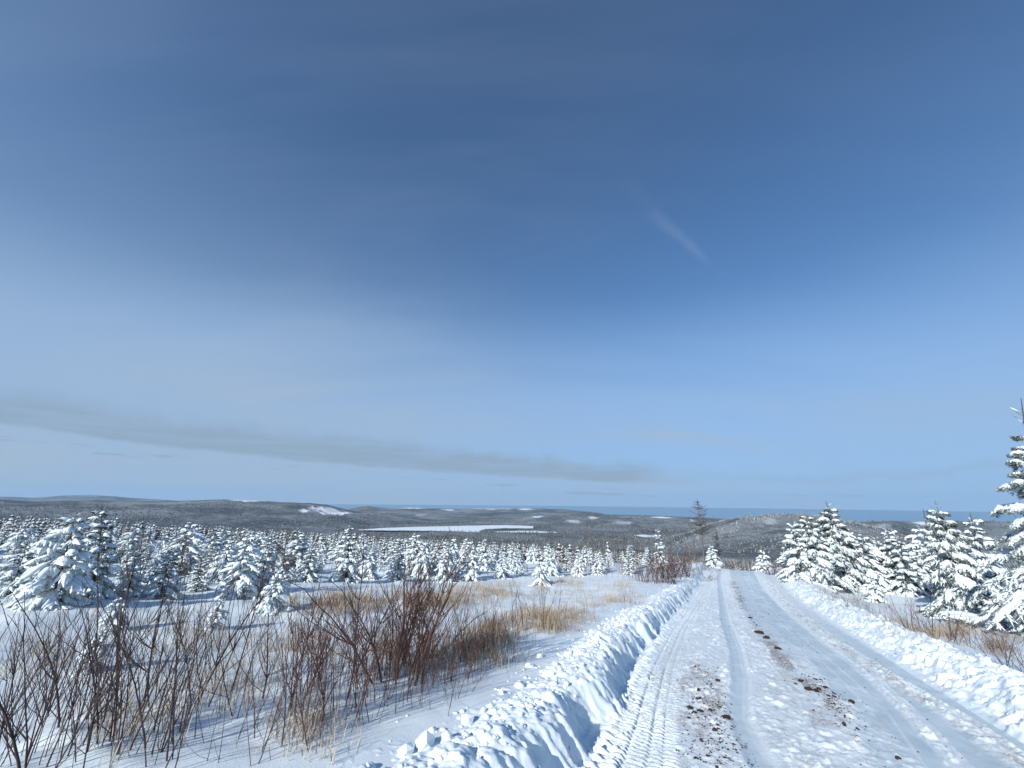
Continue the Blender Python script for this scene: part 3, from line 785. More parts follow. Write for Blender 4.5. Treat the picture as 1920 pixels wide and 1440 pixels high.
tree_at(96, 1132, 958, PROTO[0], 'broad snow-laden spruce at far left, largest of the left-hand trees')
tree_at(168, 1122, 943, PROTO[2], 'slender snowy spruce with long bare tip, right of the broad far-left spruce')
tree_at(18, 1118, 1010, PROTO[3], 'snow-covered spruce cut by the left picture edge', wide=1.1)
tree_at(238, 1118, 1030, PROTO[1], 'small snowy spruce behind the dark left foreground stems')
tree_at(300, 1122, 1022, PROTO[3], 'bushy snowy spruce between the dark left stems and the snowfield')
tree_at(368, 1110, 1035, PROTO[4], 'short thin snowy spruce left of the rounded white-capped one')
tree_at(440, 1122, 1000, PROTO[0], 'rounded white-capped spruce near the middle of the left row')
tree_at(487, 1108, 998, PROTO[2], 'slim snowy spruce just right of the rounded white-capped one')
tree_at(508, 1142, 1062, PROTO[5], 'low squat spruce buried in snow in front of the left row')
tree_at(575, 1090, 1022, PROTO[3], 'thin snowy spruce left of the tall narrow one')
tree_at(648, 1090, 980, PROTO[2], 'tall narrow spruce with thick snow clumps standing alone against the dark forest', wide=1.1)
tree_at(745, 1088, 1003, PROTO[4], 'sparse pale spruce right of the tall narrow one')
tree_at(835, 1090, 1010, PROTO[1], 'snowy spruce behind the big red-brown willow bush')
tree_at(880, 1088, 1015, PROTO[3], 'snow-bent spruce right of the big red-brown willow bush')
tree_at(940, 1084, 1030, PROTO[1], 'small snowy spruce left of the white snow hummocks')
tree_at(1012, 1098, 1042, PROTO[5], 'squat spruce bowed under a thick white snow cap beside the grass', wide=0.9)
tree_at(1085, 1080, 1042, PROTO[5], 'small snow-heaped spruce beyond the dry grass left of the road')
tree_at(1120, 1078, 1035, PROTO[1], 'small bushy snow-laden spruce left of the red willow thicket')
tree_at(1180, 1076, 1030, PROTO[4], 'thin frosted spruce close to the red willow thicket')
_d = px_dir(1338, 1060); _p = _d[:2]/np.linalg.norm(_d[:2])*66.0; TREES.append((_p[0], _p[1]))
put_spruce(PROTO[0], (_p[0], _p[1], float(ground(_p[0:1], _p[1:2])[0])), 3.3, 0.3, 'snow-laden spruce directly beyond the brow of the road')
tree_at(1434, 1074, 1030, PROTO[5], 'rounded pale snowy spruce right of the road brow')
tree_at(1506, 1090, 972, PROTO[1], 'leftmost tall snow-laden spruce of the right-hand row', wide=1.05)
tree_at(1540, 1099, 956, P_RIGHT, 'snow-laden spruce with pointed tip, second in the right-hand row')
tree_at(1584, 1106, 938, P_RIGHT, 'tallest spruce in the middle of the right-hand row, heavy with snow', rot=2.1)
tree_at(1634, 1108, 1000, PROTO[0], 'broad low snow-laden spruce right of the tallest one in the right-hand row')
tree_at(1690, 1112, 985, PROTO[1], 'medium snowy spruce halfway between the right-hand row and the big edge spruce')
tree_at(1725, 1105, 1010, PROTO[3], 'small frosted spruce behind the bare twigs on the right')
tree_at(1762, 1112, 983, PROTO[0], 'broad snowy spruce left of the dark-skirted one')
tree_at(1818, 1162, 938, P_RIGHT, 'spruce with dark shaded skirt and antenna-like bare leader, right side', rot=0.6, wide=0.85)
tree_at(1862, 1120, 962, PROTO[1], 'snowy spruce half hidden behind the big edge spruce')
tree_at(2022, 1195, 735, P_BIG, 'huge snow-loaded spruce cut off by the right picture edge', rot=1.2)
tree_at(1655, 1106, 1000, PROTO[3], 'bushy snowy spruce just right of the tallest right-hand one')
tree_at(1608, 1101, 990, PROTO[1], 'full snowy spruce tucked against the right side of the tallest right-hand one')
tree_at(1486, 1083, 1010, PROTO[3], 'small bushy snowy spruce at the left end of the right-hand row')
tree_at(1790, 1118, 1000, PROTO[0], 'broad snow-laden spruce touching the left side of the antenna-tipped one')
tree_at(1740, 1118, 1025, PROTO[0], 'low broad snowy spruce behind the single bare willow on the right')
tree_at(1556, 1094, 975, PROTO[1], 'full snow-laden spruce between the second and the tallest right-hand ones')
tree_at(1668, 1110, 1005, PROTO[7], 'ragged snowy spruce in the gap right of the right-hand row')
tree_at(1708, 1116, 1000, PROTO[6], 'lopsided snowy spruce behind the gap in the right-hand stand')
tree_at(1838, 1128, 1000, PROTO[9], 'squat snowy spruce between the antenna-tipped one and the huge edge spruce')
tree_at(1646, 1130, 1078, PROTO[5], 'low mound of a spruce nearly buried in snow behind the right twigs')
tree_at(400, 1180, 1135, PROTO[5], 'tiny spruce top poking from a snow hump in the left field')
tree_at(205, 1185, 1118, PROTO[5], 'small buried spruce among the dark left foreground stems')
tree_at(165, 1262, 1205, PROTO[5], 'tiny half-buried spruce low in the dark left foreground stems')
tree_at(1875, 1175, 1135, PROTO[5], 'snow-smothered little spruce at the foot of the big edge spruce')
tree_at(1240, 1066, 986, PROTO[8], 'tall narrow frosted spruce rising behind the red willow thicket', wide=0.85)

# the young plantation: the nearest trees one by one
BASE_U = np.array([-400, 0, 300, 420, 520, 600, 760, 900, 1100, 1250, 1330, 1420, 1480, 1560, 1640, 1760, 1920, 2300])
BASE_V = np.array([1118, 1112, 1104, 1100, 1098, 1088, 1085, 1083, 1080, 1072, 1060, 1066, 1085, 1098, 1104, 1106, 1110, 1115])
def pix_of(P):
    q = (np.asarray(P)-np.array([0, 0, HC])) @ CAM_R
    return 960+F_PX*q[..., 0]/-q[..., 2], 720-F_PX*q[..., 1]/-q[..., 2]
cand = []
rg = np.random.default_rng(77)
az = rg.uniform(math.radians(-58), math.radians(58), 9000); r = np.sqrt(rg.uniform(9**2, 75**2, 9000))
X = r*np.sin(az); Y = r*np.cos(az); Z = ground(X, Y)
U, Vv = pix_of(np.column_stack([X, Y, Z]))
S_, W_ = road_sw(X, Y)
okm = (Vv < np.interp(U, BASE_U, BASE_V)) & ((W_ < -5.0) | (W_ > 6.5) | (S_ > 85)) & ~((np.abs(W_) < 9) & (S_ > 20) & (W_ < 0) & (rg.random(9000) < 0.5))
grid = {}
CLUMP = fbm(X/7.0, Y/7.0, 3, 301)+0.25*rg.normal(size=len(X)); DMIN = 0.75+1.5*rg.random(len(X))**1.5
def free(x, y, dmin):
    c = (int(x//2), int(y//2))
    for i in (-1, 0, 1):
        for j in (-1, 0, 1):
            for (a, b) in grid.get((c[0]+i, c[1]+j), ()):
                if (a-x)**2+(b-y)**2 < dmin*dmin: return False
    return True
for x, y in TREES: grid.setdefault((int(x//2), int(y//2)), []).append((x, y))
for i in np.argsort(r):
    if okm[i] and CLUMP[i] > -0.18 and free(X[i], Y[i], DMIN[i]):
        grid.setdefault((int(X[i]//2), int(Y[i]//2)), []).append((X[i], Y[i])); cand.append(i)
n_one = 300-len(TREES)
LAND = [('the far-left picture edge', -80), ('the broad far-left spruce', 96), ('the slender long-tipped spruce', 168), ('the dark left stems', 270), ('the rounded white-capped spruce', 440), ('the tall narrow lone spruce', 648),
        ('the big red-brown willow', 760), ('the snow-bent spruce', 880), ('the squat white-capped spruce', 1012), ('the small snow-heaped spruce', 1090), ('the red willow thicket', 1230), ('the brow of the road', 1370),
        ('the leftmost right-hand spruce', 1500), ('the tallest right-hand spruce', 1580), ('the antenna-tipped spruce', 1818), ('the huge edge spruce', 1930)]
SHAPE = {0: 'broad', 1: 'full', 2: 'slender', 3: 'bushy', 4: 'thin', 6: 'lopsided', 7: 'ragged', 8: 'spindly', 9: 'squat'}
ORD = ['', 'second ', 'third ', 'fourth ', 'fifth ', 'sixth ', 'seventh ', 'eighth ', 'ninth ', 'tenth ', 'eleventh ', 'twelfth ']
seen = {}
for q, i in enumerate(cand[:n_one]):
    h = rg.uniform(0.5, 1.5) if rg.random() < 0.6 else rg.uniform(1.2, 2.1)
    if U[i] > 1450: grp = 'young spruces right of the road'
    elif U[i] > 1150: grp = 'young spruces beyond the brow'
    elif U[i] > 560: grp = 'young spruces behind the grass'
    else: grp = 'young spruces on the left'
    pt = int(rg.choice([1, 2, 3, 4, 0, 6, 7, 8, 9, 6, 7, 9]))
    nm, lu = min(LAND, key=lambda t: abs(t[1]-U[i]))
    rel = 'straight behind' if abs(U[i]-lu) < 14 else ('behind and left of' if U[i] < lu else 'behind and right of')
    size = 'short' if h < 1.0 else ('tall' if h > 1.5 else 'middling')
    key = (size, pt, rel, nm); c = seen.get(key, 0); seen[key] = c+1
    od = ORD[min(c, 11)]
    lab = ('%s %s snowy spruce %s %s' % (size, SHAPE[pt], rel, nm)) if c == 0 else ('%s %s snowy spruce %s %s, %sone back' % (size, SHAPE[pt], rel, nm, od))
    put_spruce(PROTO[pt], (X[i], Y[i], Z[i]), h, rg.random()*6.28, lab, grp, wide=rg.uniform(0.75, 1.25)).rotation_euler[:2] = (rg.normal(0, 0.05), rg.normal(0, 0.05))

# ------------------------------------------------------------------ the wood beyond, too many to count
def tpl_young(seed):
    g = np.random.default_rng(seed); V = []; F = []; C = []; n = 0
    lay = 7
    for i in range(lay):
        f = i/(lay-0.3); z = 0.03+0.88*f; rad = (0.34*(1-f)**0.85+0.03)*g.uniform(0.8, 1.2); m = 8
        for kind in (0, 1):
            a = np.arange(m)*2*math.pi/m+g.random()*6; rr_ = rad*g.uniform(0.45, 1.15, m)*(1.0 if kind == 0 else 0.86)
            ring = np.column_stack([rr_*np.cos(a), rr_*np.sin(a), z-rr_*0.55+g.normal(0, 0.012, m)+(0.022 if kind else 0)])
            V += [[0, 0, z+0.05+0.02*kind]]+ring.tolist(); F += [[n, n+1+j, n+1+(j+1) % m] for j in range(m)]
            if kind == 0: C += [[0.05, 0.065, 0.05]]*(m+1)
            else:
                w = g.uniform(0.35, 1.0, m+1)[:, None]; C += (np.array([0.82, 0.84, 0.86])*w+np.array([0.06, 0.075, 0.06])*(1-w)).tolist()
            n += m+1
    V += [[0.012, 0, 0.85], [-0.012, 0.004, 0.85], [0, 0, 1.06]]; F += [[n, n+1, n+2]]; C += [[0.1, 0.09, 0.08]]*3
    return np.array(V), np.array(F), np.array(C)
def tpl_old(seed):
    g = np.random.default_rng(seed); V = []; F = []; C = []; n = 0
    for i in range(5):
        f = i/4.6; z = 0.14+0.78*f; rad = (0.17*(1-f)+0.02)*g.uniform(0.7, 1.25); m = 6
        a = np.arange(m)*2*math.pi/m+g.random()*6; rr_ = rad*g.uniform(0.55, 1.2, m)
        V += [[0, 0, z+0.17]]+np.column_stack([rr_*np.cos(a), rr_*np.sin(a), z-rr_*0.5]).tolist()
        F += [[n, n+1+j, n+1+(j+1) % m] for j in range(m)]
        w = g.uniform(0.0, 0.46, m+1)[:, None]; C += (np.array([0.70, 0.72, 0.75])*w+np.array([0.055, 0.068, 0.058])*(1-w)).tolist(); n += m+1
    V += [[0.02, 0, 0], [-0.01, 0.017, 0], [-0.01, -0.017, 0], [0, 0, 1]]; F += [[n, n+1, n+3], [n+1, n+2, n+3], [n+2, n, n+3]]; C += [[0.10, 0.09, 0.08]]*4
    return np.array(V), np.array(F), np.array(C)
def tpl_bare(seed):
    g = np.random.default_rng(seed); V = [[0.012, 0, 0], [-0.006, 0.010, 0], [-0.006, -0.010, 0], [0, 0, 1]]; F = [[0, 1, 3], [1, 2, 3], [2, 0, 3]]; n = 4
    for i in range(12):
        z = g.uniform(0.3, 0.92); a = g.random()*6.28; l = 0.20*(1.1-z)*g.uniform(0.5, 1.3); d = np.array([math.cos(a), math.sin(a)])
        V += [[0, 0, z], [0, 0, z+0.012], [d[0]*l, d[1]*l, z+l*g.uniform(0.1, 1.1)]]; F += [[n, n+1, n+2]]; n += 3
    w = g.uniform(0, 0.4, n)[:, None]
    return np.array(V), np.array(F), np.array([0.13, 0.115, 0.105])*(1-w)+np.array([0.5, 0.51, 0.53])*w
def tpl_far(seed):
    g = np.random.default_rng(seed); V = []; F = []; C = []; n = 0
    for z0, z1, rad in ((0.08, 0.72, 0.19), (0.42, 1.0, 0.125)):
        m = 5; a = np.arange(m)*2*math.pi/m+g.random()*6; rr_ = rad*g.uniform(0.7, 1.3, m)
        V += [[0, 0, z1]]+np.column_stack([rr_*np.cos(a), rr_*np.sin(a), np.full(m, z0)]).tolist(); F += [[n, n+1+j, n+1+(j+1) % m] for j in range(m)]
        w = g.uniform(0.0, 0.34, m+1)[:, None]; C += (np.array([0.62, 0.64, 0.68])*w+np.array([0.055, 0.066, 0.060])*(1-w)).tolist(); n += m+1
    return np.array(V), np.array(F), np.array(C)

def scatter(name, tpls, pick, X, Y, Z, H, WD, TINT, label):
    Vs, Fs, Cs = [], [], []; n = 0; g = np.random.default_rng(9)
    for k, (V, F, C) in enumerate(tpls):
        i = np.nonzero(pick == k)[0]
        if len(i) == 0: continue
        a = g.random(len(i))*6.28; c, s = np.cos(a)[:, None], np.sin(a)[:, None]
        h = H[i][:, None]; w = (H[i]*WD[i])[:, None]
        P = np.stack([X[i][:, None]+(V[:, 0]*c-V[:, 1]*s)*w, Y[i][:, None]+(V[:, 0]*s+V[:, 1]*c)*w, Z[i][:, None]+V[None, :, 2]*h-0.05*h], -1)
        Vs.append(P.reshape(-1, 3)); Fs.append((F[None]+(np.arange(len(i))*len(V))[:, None, None]+n).reshape(-1, 3))
        Cs.append(np.clip(C[None]*TINT[i][:, None, None], 0, 0.9).reshape(-1, 3)); n += len(i)*len(V)
    o = link(name, mesh_np(name, np.vstack(Vs), [np.vstack(Fs)], np.vstack(Cs), False, [M_VCOL]))
    return tag(o, label, 'forest', None, 'stuff')

# young stand, from where the single trees stop
rest = np.array(cand[n_one:])
g = np.random.default_rng(123)
az = g.uniform(math.radians(-60), math.radians(60), 5200); r = np.sqrt(g.uniform(60**2, 150**2, 5200))
X2 = np.concatenate([X[rest], r*np.sin(az)]); Y2 = np.concatenate([Y[rest], r*np.cos(az)])
S2, W2 = road_sw(X2, Y2); okr = (np.abs(W2) > 7.0) | (S2 > 95)
X2, Y2 = X2[okr], Y2[okr]; R2 = np.hypot(X2, Y2)
keep = g.random(len(X2)) < np.clip(1.15-R2/300, 0.3, 1); X2, Y2, R2 = X2[keep], Y2[keep], R2[keep]
Z2 = np.where(R2 < 130, ground(X2, Y2), terrain(X2, Y2))
nn = len(X2); pk = g.integers(0, 6, nn)
H2 = g.uniform(0.6, 2.2, nn)*(1+0.6*ss(60, 150, R2))
pk[g.random(nn) < 0.07] = 6; H2[pk == 6] *= 1.8
scatter('young_forest', [tpl_young(s) for s in range(6)]+[tpl_bare(50)], pk, X2, Y2, Z2, H2, g.uniform(0.75, 1.2, nn), g.uniform(0.75, 1.05, nn), 'dense young snow-dusted spruce wood on the slope beyond the nearest rows')

# grown wood farther down the slope
n3 = 7000; az = g.uniform(math.radians(-62), math.radians(62), n3); r = 130*(520/130.0)**(g.random(n3)**0.85)
X3 = r*np.sin(az); Y3 = r*np.cos(az); dens = fbm(X3/60, Y3/60, 3, 201)
kp = (dens > -0.35) & (g.random(n3) < 0.9); X3, Y3, r = X3[kp], Y3[kp], r[kp]
nn = len(X3); pk = g.integers(0, 5, nn); pk[g.random(nn) < 0.22] = 5+0; pk = np.where(g.random(nn) < 0.1, 6, pk)
H3 = g.uniform(3.0, 6.5, nn)*(0.8+0.5*ss(130, 300, r))*(1+0.35*fbm(X3/40, Y3/40, 2, 205))
scatter('slope_forest', [tpl_old(s) for s in range(5)]+[tpl_bare(60), tpl_bare(61)], pk, X3, Y3, terrain(X3, Y3), H3, g.uniform(0.8, 1.25, nn), g.uniform(0.65, 1.1, nn), 'grey-green frosted conifer wood running down into the valley')

# valley and hillside woods
n4 = 33000; az = g.uniform(math.radians(-60), math.radians(60), n4); r = 480*(3600/480.0)**(g.random(n4)**0.80)
X4 = r*np.sin(az); Y4 = r*np.cos(az)
kp = (clearing(X4, Y4) < 0.3) & ~in_lake(X4, Y4, 12.0) & (fbm(X4/180, Y4/180, 4, 211) > -0.30); X4, Y4, r = X4[kp], Y4[kp], r[kp]
nn = len(X4)
H4 = g.uniform(5, 10, nn)*(1+0.25*fbm(X4/150, Y4/150, 2, 215))*(1-0.4*ss(0.2, 0.4, np.arctan2(X4, Y4))*(1-ss(1400, 1800, r)))
scatter('valley_forest', [tpl_far(s) for s in range(5)], g.integers(0, 5, nn), X4, Y4, terrain(X4, Y4), H4, g.uniform(1.0, 1.9, nn)*(1+0.5*ss(1200, 3000, r)), g.uniform(0.6, 1.15, nn)*(1+0.35*fbm(X4/260, Y4/260, 3, 217))*(1+0.75*ss(0.25, 0.45, np.arctan2(X4, Y4))*(1-ss(1500, 1900, r))), 'far grey conifer forest covering the valley and the low hills')

# ------------------------------------------------------------------ bare shrubs
def stem_mesh(seed, mat, twigs=(3, 7), curve=0.10, rad=0.0062, fork=0.0):
    """one upright stem of unit height with its side twigs"""
    global rng
    keep = rng; rng = np.random.default_rng(seed); A = Acc()
    k = np.linspace(0, 1, 9); a = rng.random()*6.28; b = rng.random()*6.28
    bend = curve*rng.uniform(0.3, 1.2)
    px_ = bend*np.cos(a)*k**1.7+0.016*np.cumsum(rng.normal(0, 1, 9))*k*0.7; py_ = bend*np.sin(a)*k**1.7+0.016*np.cumsum(rng.normal(0, 1, 9))*k*0.7
    P = np.column_stack([px_, py_, k-0.06]); A.tube(P, rad*(1-0.78*k), 4)
    for t in range(int(rng.integers(*twigs))):
        kk = rng.uniform(0.22, 0.85); j = int(kk*8); o = P[j]; l = (1-kk)*rng.uniform(0.35, 0.85)+0.04; aa = rng.random()*6.28
        m = np.linspace(0, 1, 6); sp = rng.uniform(0.22, 0.55)
        Q = o[None, :]+np.column_stack([np.cos(aa)*sp*l*m**0.8, np.sin(aa)*sp*l*m**0.8, l*m*(0.85+0.15*m)]); Q += np.cumsum(rng.normal(0, 0.005, (6, 3)), axis=0)*m[:, None]
        A.tube(Q, rad*0.55*(1-0.75*m)*(1-0.4*kk), 3)
        if rng.random() < 0.6:
            o2 = Q[3]; l2 = l*rng.uniform(0.2, 0.5); a2 = rng.random()*6.28
            A.tube(np.array([o2, o2+[0.2*l2*math.cos(a2), 0.2*l2*math.sin(a2), 0.55*l2], o2+[0.42*l2*math.cos(a2), 0.42*l2*math.sin(a2), l2]]), [rad*0.3, rad*0.24, rad*0.12], 3)
    rng = keep
    return A.mesh('stem', [mat])
ST = {'dark': [stem_mesh(300+i, M_STEM_DARK, (2, 8), 0.20, 0.0046) for i in range(10)],
      'red': [stem_mesh(330+i, M_STEM_RED, (2, 8), 0.15, 0.0038) for i in range(10)],
      'branchy': [stem_mesh(360+i, M_STEM_RED, (8, 15), 0.26, 0.0058) for i in range(6)],
      'darkbranchy': [stem_mesh(390+i, M_STEM_DARK, (7, 13), 0.30, 0.0060) for i in range(6)],
      'tan': [stem_mesh(420+i, M_STEM_TAN, (4, 10), 0.20, 0.0030) for i in range(8)]}
sg = np.random.default_rng(500)
def shrub(pos, h, n, spread, kind, label, group, lean=(0.10, 0.0), name='willow_shrub', fat=1.0, dense=1.3):
    e = bpy.data.objects.new(name, None); COL.objects.link(e); e.location = pos; e.empty_display_size = 0.1
    for k in range(int(n*dense)):
        a = sg.random()*6.28; rr_ = spread*1.15*math.sqrt(sg.random()); dx, dy = rr_*math.cos(a), rr_*math.sin(a)
        z = float(ground(np.array([pos[0]+dx]), np.array([pos[1]+dy]))[0])-pos[2]
        kd = kind if not isinstance(kind, (list, tuple)) else kind[int(sg.integers(0, len(kind)))]
        o = link('stem', ST[kd][int(sg.integers(0, len(ST[kd])))], e, (dx, dy, z-0.02))
        hh = h*(sg.uniform(0.35, 0.75) if sg.random() < 0.45 else sg.uniform(0.7, 1.12))
        o.rotation_euler = (sg.normal(-lean[1], 0.12)-dy*0.20, sg.normal(lean[0], 0.12)+dx*0.25, sg.random()*6.28)
        o.scale = (hh*fat*sg.uniform(0.8, 1.3),)*2+(hh,)
    tag(e, label, 'shrub', group)
    return e

NTH = ['first', 'second', 'third', 'fourth', 'fifth', 'sixth', 'seventh', 'eighth', 'ninth', 'tenth', 'eleventh', 'twelfth', 'thirteenth', 'fourteenth', 'fifteenth', 'sixteenth', 'seventeenth', 'eighteenth', 'nineteenth', 'twentieth',
       'twenty-first', 'twenty-second', 'twenty-third', 'twenty-fourth', 'twenty-fifth', 'twenty-sixth', 'twenty-seventh', 'twenty-eighth']
def shrubs(rows, fmt, group, name='willow_shrub', lean=(0.10, 0.0), fat=1.0, dense=1.3):
    rows = sorted(rows)
    for i, (u, v, h, n, sp_, kd) in enumerate(rows):
        shrub(at(u, v), h, n, sp_, kd, fmt % NTH[i], group, lean, name, fat, dense)
shrubs([(12, 1432, 1.00, 7, 0.22, 'dark'), (45, 1395, 1.10, 7, 0.25, ('dark', 'darkbranchy')), (95, 1420, 1.20, 8, 0.25, ('dark', 'darkbranchy')), (150, 1428, 1.35, 8, 0.25, ('dark', 'darkbranchy')), (205, 1405, 1.30, 8, 0.28, ('darkbranchy', 'dark')),
        (255, 1425, 1.15, 8, 0.25, 'dark'), (300, 1385, 1.35, 8, 0.28, 'dark'), (345, 1420, 1.0, 7, 0.25, ('dark', 'red')), (390, 1380, 1.05, 7, 0.28, ('dark', 'red')), (445, 1410, 0.9, 6, 0.25, ('dark', 'red')), (120, 1350, 1.2, 8, 0.3, ('dark', 'darkbranchy')),
        (60, 1330, 1.0, 6, 0.3, 'dark'), (220, 1340, 1.75, 9, 0.35, ('darkbranchy', 'dark')), (330, 1330, 1.6, 8, 0.35, ('darkbranchy', 'dark')), (420, 1340, 1.1, 7, 0.3, ('dark', 'red'))],
       'bare dark willow in the left foreground clump, %s from the left edge', 'dark willows in the left foreground', lean=(0.17, 0.0), dense=1.2)
shrubs([(530, 1385, 1.0, 7, 0.22, 'red'), (560, 1350, 1.1, 8, 0.25, ('red', 'branchy')), (545, 1300, 1.1, 6, 0.25, 'darkbranchy'), (600, 1375, 1.0, 9, 0.25, 'red'), (620, 1330, 1.1, 10, 0.25, 'red'), (655, 1350, 0.85, 9, 0.22, 'red'), (680, 1310, 1.0, 10, 0.28, 'red'),
        (715, 1325, 0.85, 8, 0.25, 'red'), (765, 1310, 0.85, 9, 0.25, 'red'), (800, 1330, 0.65, 5, 0.2, 'red'), (790, 1275, 1.1, 13, 0.3, 'red'), (840, 1295, 0.85, 11, 0.28, 'red'), (865, 1262, 1.0, 12, 0.35, 'red'), (905, 1240, 1.0, 12, 0.35, 'red'), (930, 1262, 0.6, 4, 0.2, 'red'), (640, 1270, 1.0, 8, 0.3, 'red'), (590, 1280, 1.1, 8, 0.3, ('red', 'dark'))],
       'bare red-stemmed willow in the middle foreground clump, %s from its left end', 'red-stemmed willows in the middle foreground', lean=(0.10, 0.0), fat=1.1, dense=1.35)
shrub(at(735, 1268), 1.60, 21, 0.36, 'branchy', 'big spreading red-brown willow, tallest bush in the middle foreground', None, (0.02, 0.0), fat=1.35)
shrub(at(775, 1245), 1.25, 12, 0.30, 'branchy', 'leaning red-brown willow growing into the right side of the tallest bush', None, (0.30, 0.0), fat=1.3)
shrubs([(940, 1215, 0.8, 6, 0.3, 'red'), (965, 1190, 0.9, 6, 0.3, ('red', 'tan')), (990, 1175, 0.9, 5, 0.3, 'dark'), (1025, 1165, 0.9, 5, 0.3, ('red', 'tan')), (1060, 1160, 1.0, 5, 0.25, ('red', 'tan')), (1110, 1150, 0.8, 3, 0.3, 'tan'), (1160, 1142, 0.8, 3, 0.2, 'tan'), (1182, 1136, 0.8, 3, 0.2, 'red'), (1030, 1130, 1.0, 5, 0.4, 'tan')],
       'sparse bare willow by the dry grass left of the road, %s from the left', 'sparse willows by the grass', lean=(0.02, 0.0), fat=1.3, dense=1.7)
shrubs([(470, 1250, 0.9, 6, 0.4, ('tan', 'red')), (520, 1230, 0.9, 6, 0.4, ('tan', 'dark')), (580, 1215, 0.9, 6, 0.4, 'red'), (640, 1205, 0.8, 6, 0.4, ('tan', 'red')), (700, 1195, 0.8, 6, 0.4, ('tan', 'red')), (820, 1195, 0.9, 6, 0.4, 'red'), (870, 1185, 0.9, 6, 0.4, ('tan', 'red')), (430, 1290, 0.9, 6, 0.3, ('tan', 'red')), (100, 1255, 0.8, 6, 0.4, ('tan', 'dark')), (330, 1240, 0.9, 7, 0.4, ('tan', 'dark')), (30, 1230, 0.7, 6, 0.4, 'tan'), (250, 1260, 1.0, 7, 0.4, ('tan', 'dark'))],
       'thin twiggy shrub in the snowfield behind the foreground willows, %s from the left', 'thin shrubs in the snowfield', lean=(0.06, 0.0), name='twiggy_shrub', fat=1.25, dense=1.8)
shrubs([(900, 1082, 1.0, 14, 1.2, ('tan', 'red')), (960, 1080, 1.1, 16, 1.2, ('tan', 'red')), (1010, 1074, 1.1, 16, 1.4, ('tan', 'red')), (1060, 1082, 1.0, 14, 1.2, 'tan'), (1110, 1074, 1.1, 18, 1.4, ('tan', 'red')), (1160, 1080, 1.1, 18, 1.2, ('tan', 'red')), (1190, 1072, 1.2, 18, 1.4, 'red'), (820, 1086, 1.0, 12, 1.0, ('tan', 'red'))],
       'low grey-brown brush between the dry grass and the young spruces, %s from the left', 'low brush behind the grass', lean=(0.0, 0.0), name='brush_shrub', fat=1.6)
shrubs([(40, 1104, 1.3, 12, 0.7, ('dark', 'tan')), (210, 1102, 1.4, 12, 0.7, ('dark', 'tan')), (345, 1098, 1.3, 12, 0.7, ('dark', 'red')), (410, 1096, 1.2, 10, 0.6, ('tan', 'red')), (545, 1090, 1.4, 14, 0.7, ('tan', 'dark')), (610, 1086, 1.2, 12, 0.8, ('tan', 'red')), (700, 1084, 1.2, 12, 0.8, ('tan', 'red')), (790, 1080, 1.3, 14, 0.9, ('tan', 'red')), (850, 1078, 1.3, 14, 0.9, ('tan', 'red'))],
       'leafless brown brush tangled among the young left-hand spruces, %s from the left', 'brown brush among the left spruces', lean=(0.0, 0.0), name='brush_shrub', fat=1.6)
shrubs([(1495, 1112, 0.7, 12, 0.6, ('red', 'tan')), (1525, 1125, 0.75, 12, 0.6, ('red', 'tan')), (1556, 1142, 0.75, 12, 0.5, ('red', 'tan')), (1590, 1152, 0.75, 12, 0.5, ('red', 'tan')), (1618, 1150, 0.7, 8, 0.4, 'tan')],
       'low brown brush along the right bank under the snowy spruces, %s from the left', 'low brush along the right bank', lean=(0.0, 0.0), name='brush_shrub', fat=2.0, dense=2.2)
shrubs([(1660, 1172, 0.9, 8, 0.4, 'red'), (1700, 1186, 1.0, 9, 0.4, 'red'), (1735, 1200, 1.15, 9, 0.35, ('red', 'dark')), (1765, 1205, 1.0, 7, 0.35, 'red'), (1800, 1206, 1.15, 8, 0.35, ('red', 'dark')), (1755, 1128, 1.3, 6, 0.25, 'dark'), (1862, 1225, 0.8, 7, 0.35, 'red'), (1900, 1260, 0.95, 7, 0.30, ('red', 'dark')), (1935, 1270, 0.9, 6, 0.3, 'dark')],
       'bare red-brown willow in the grass on the right bank, %s from the left', 'willows on the right bank', lean=(-0.12, 0.0), fat=1.5, dense=1.7)
shrubs([(1208, 1090, 1.2, 30, 0.8, 'red'), (1235, 1092, 1.5, 40, 0.8, ('red', 'branchy')), (1262, 1084, 1.5, 36, 0.9, ('red', 'branchy')), (1290, 1074, 1.5, 34, 1.2, 'red'), (1312, 1068, 1.5, 28, 1.2, 'red'), (1378, 1064, 2.0, 26, 1.2, 'red'), (1350, 1064, 1.6, 22, 1.0, 'red'), (1060, 1072, 1.5, 30, 1.4, 'red'), (1145, 1070, 1.5, 30, 1.4, 'red'), (1464, 1088, 1.4, 34, 0.7, ('red', 'branchy')), (1095, 1072, 1.3, 26, 1.4, 'red')],
       'dense dark-red willow thicket near the brow of the road, %s from the left', 'red willow thickets near the brow', lean=(0.0, 0.0), name='willow_thicket', fat=2.0)

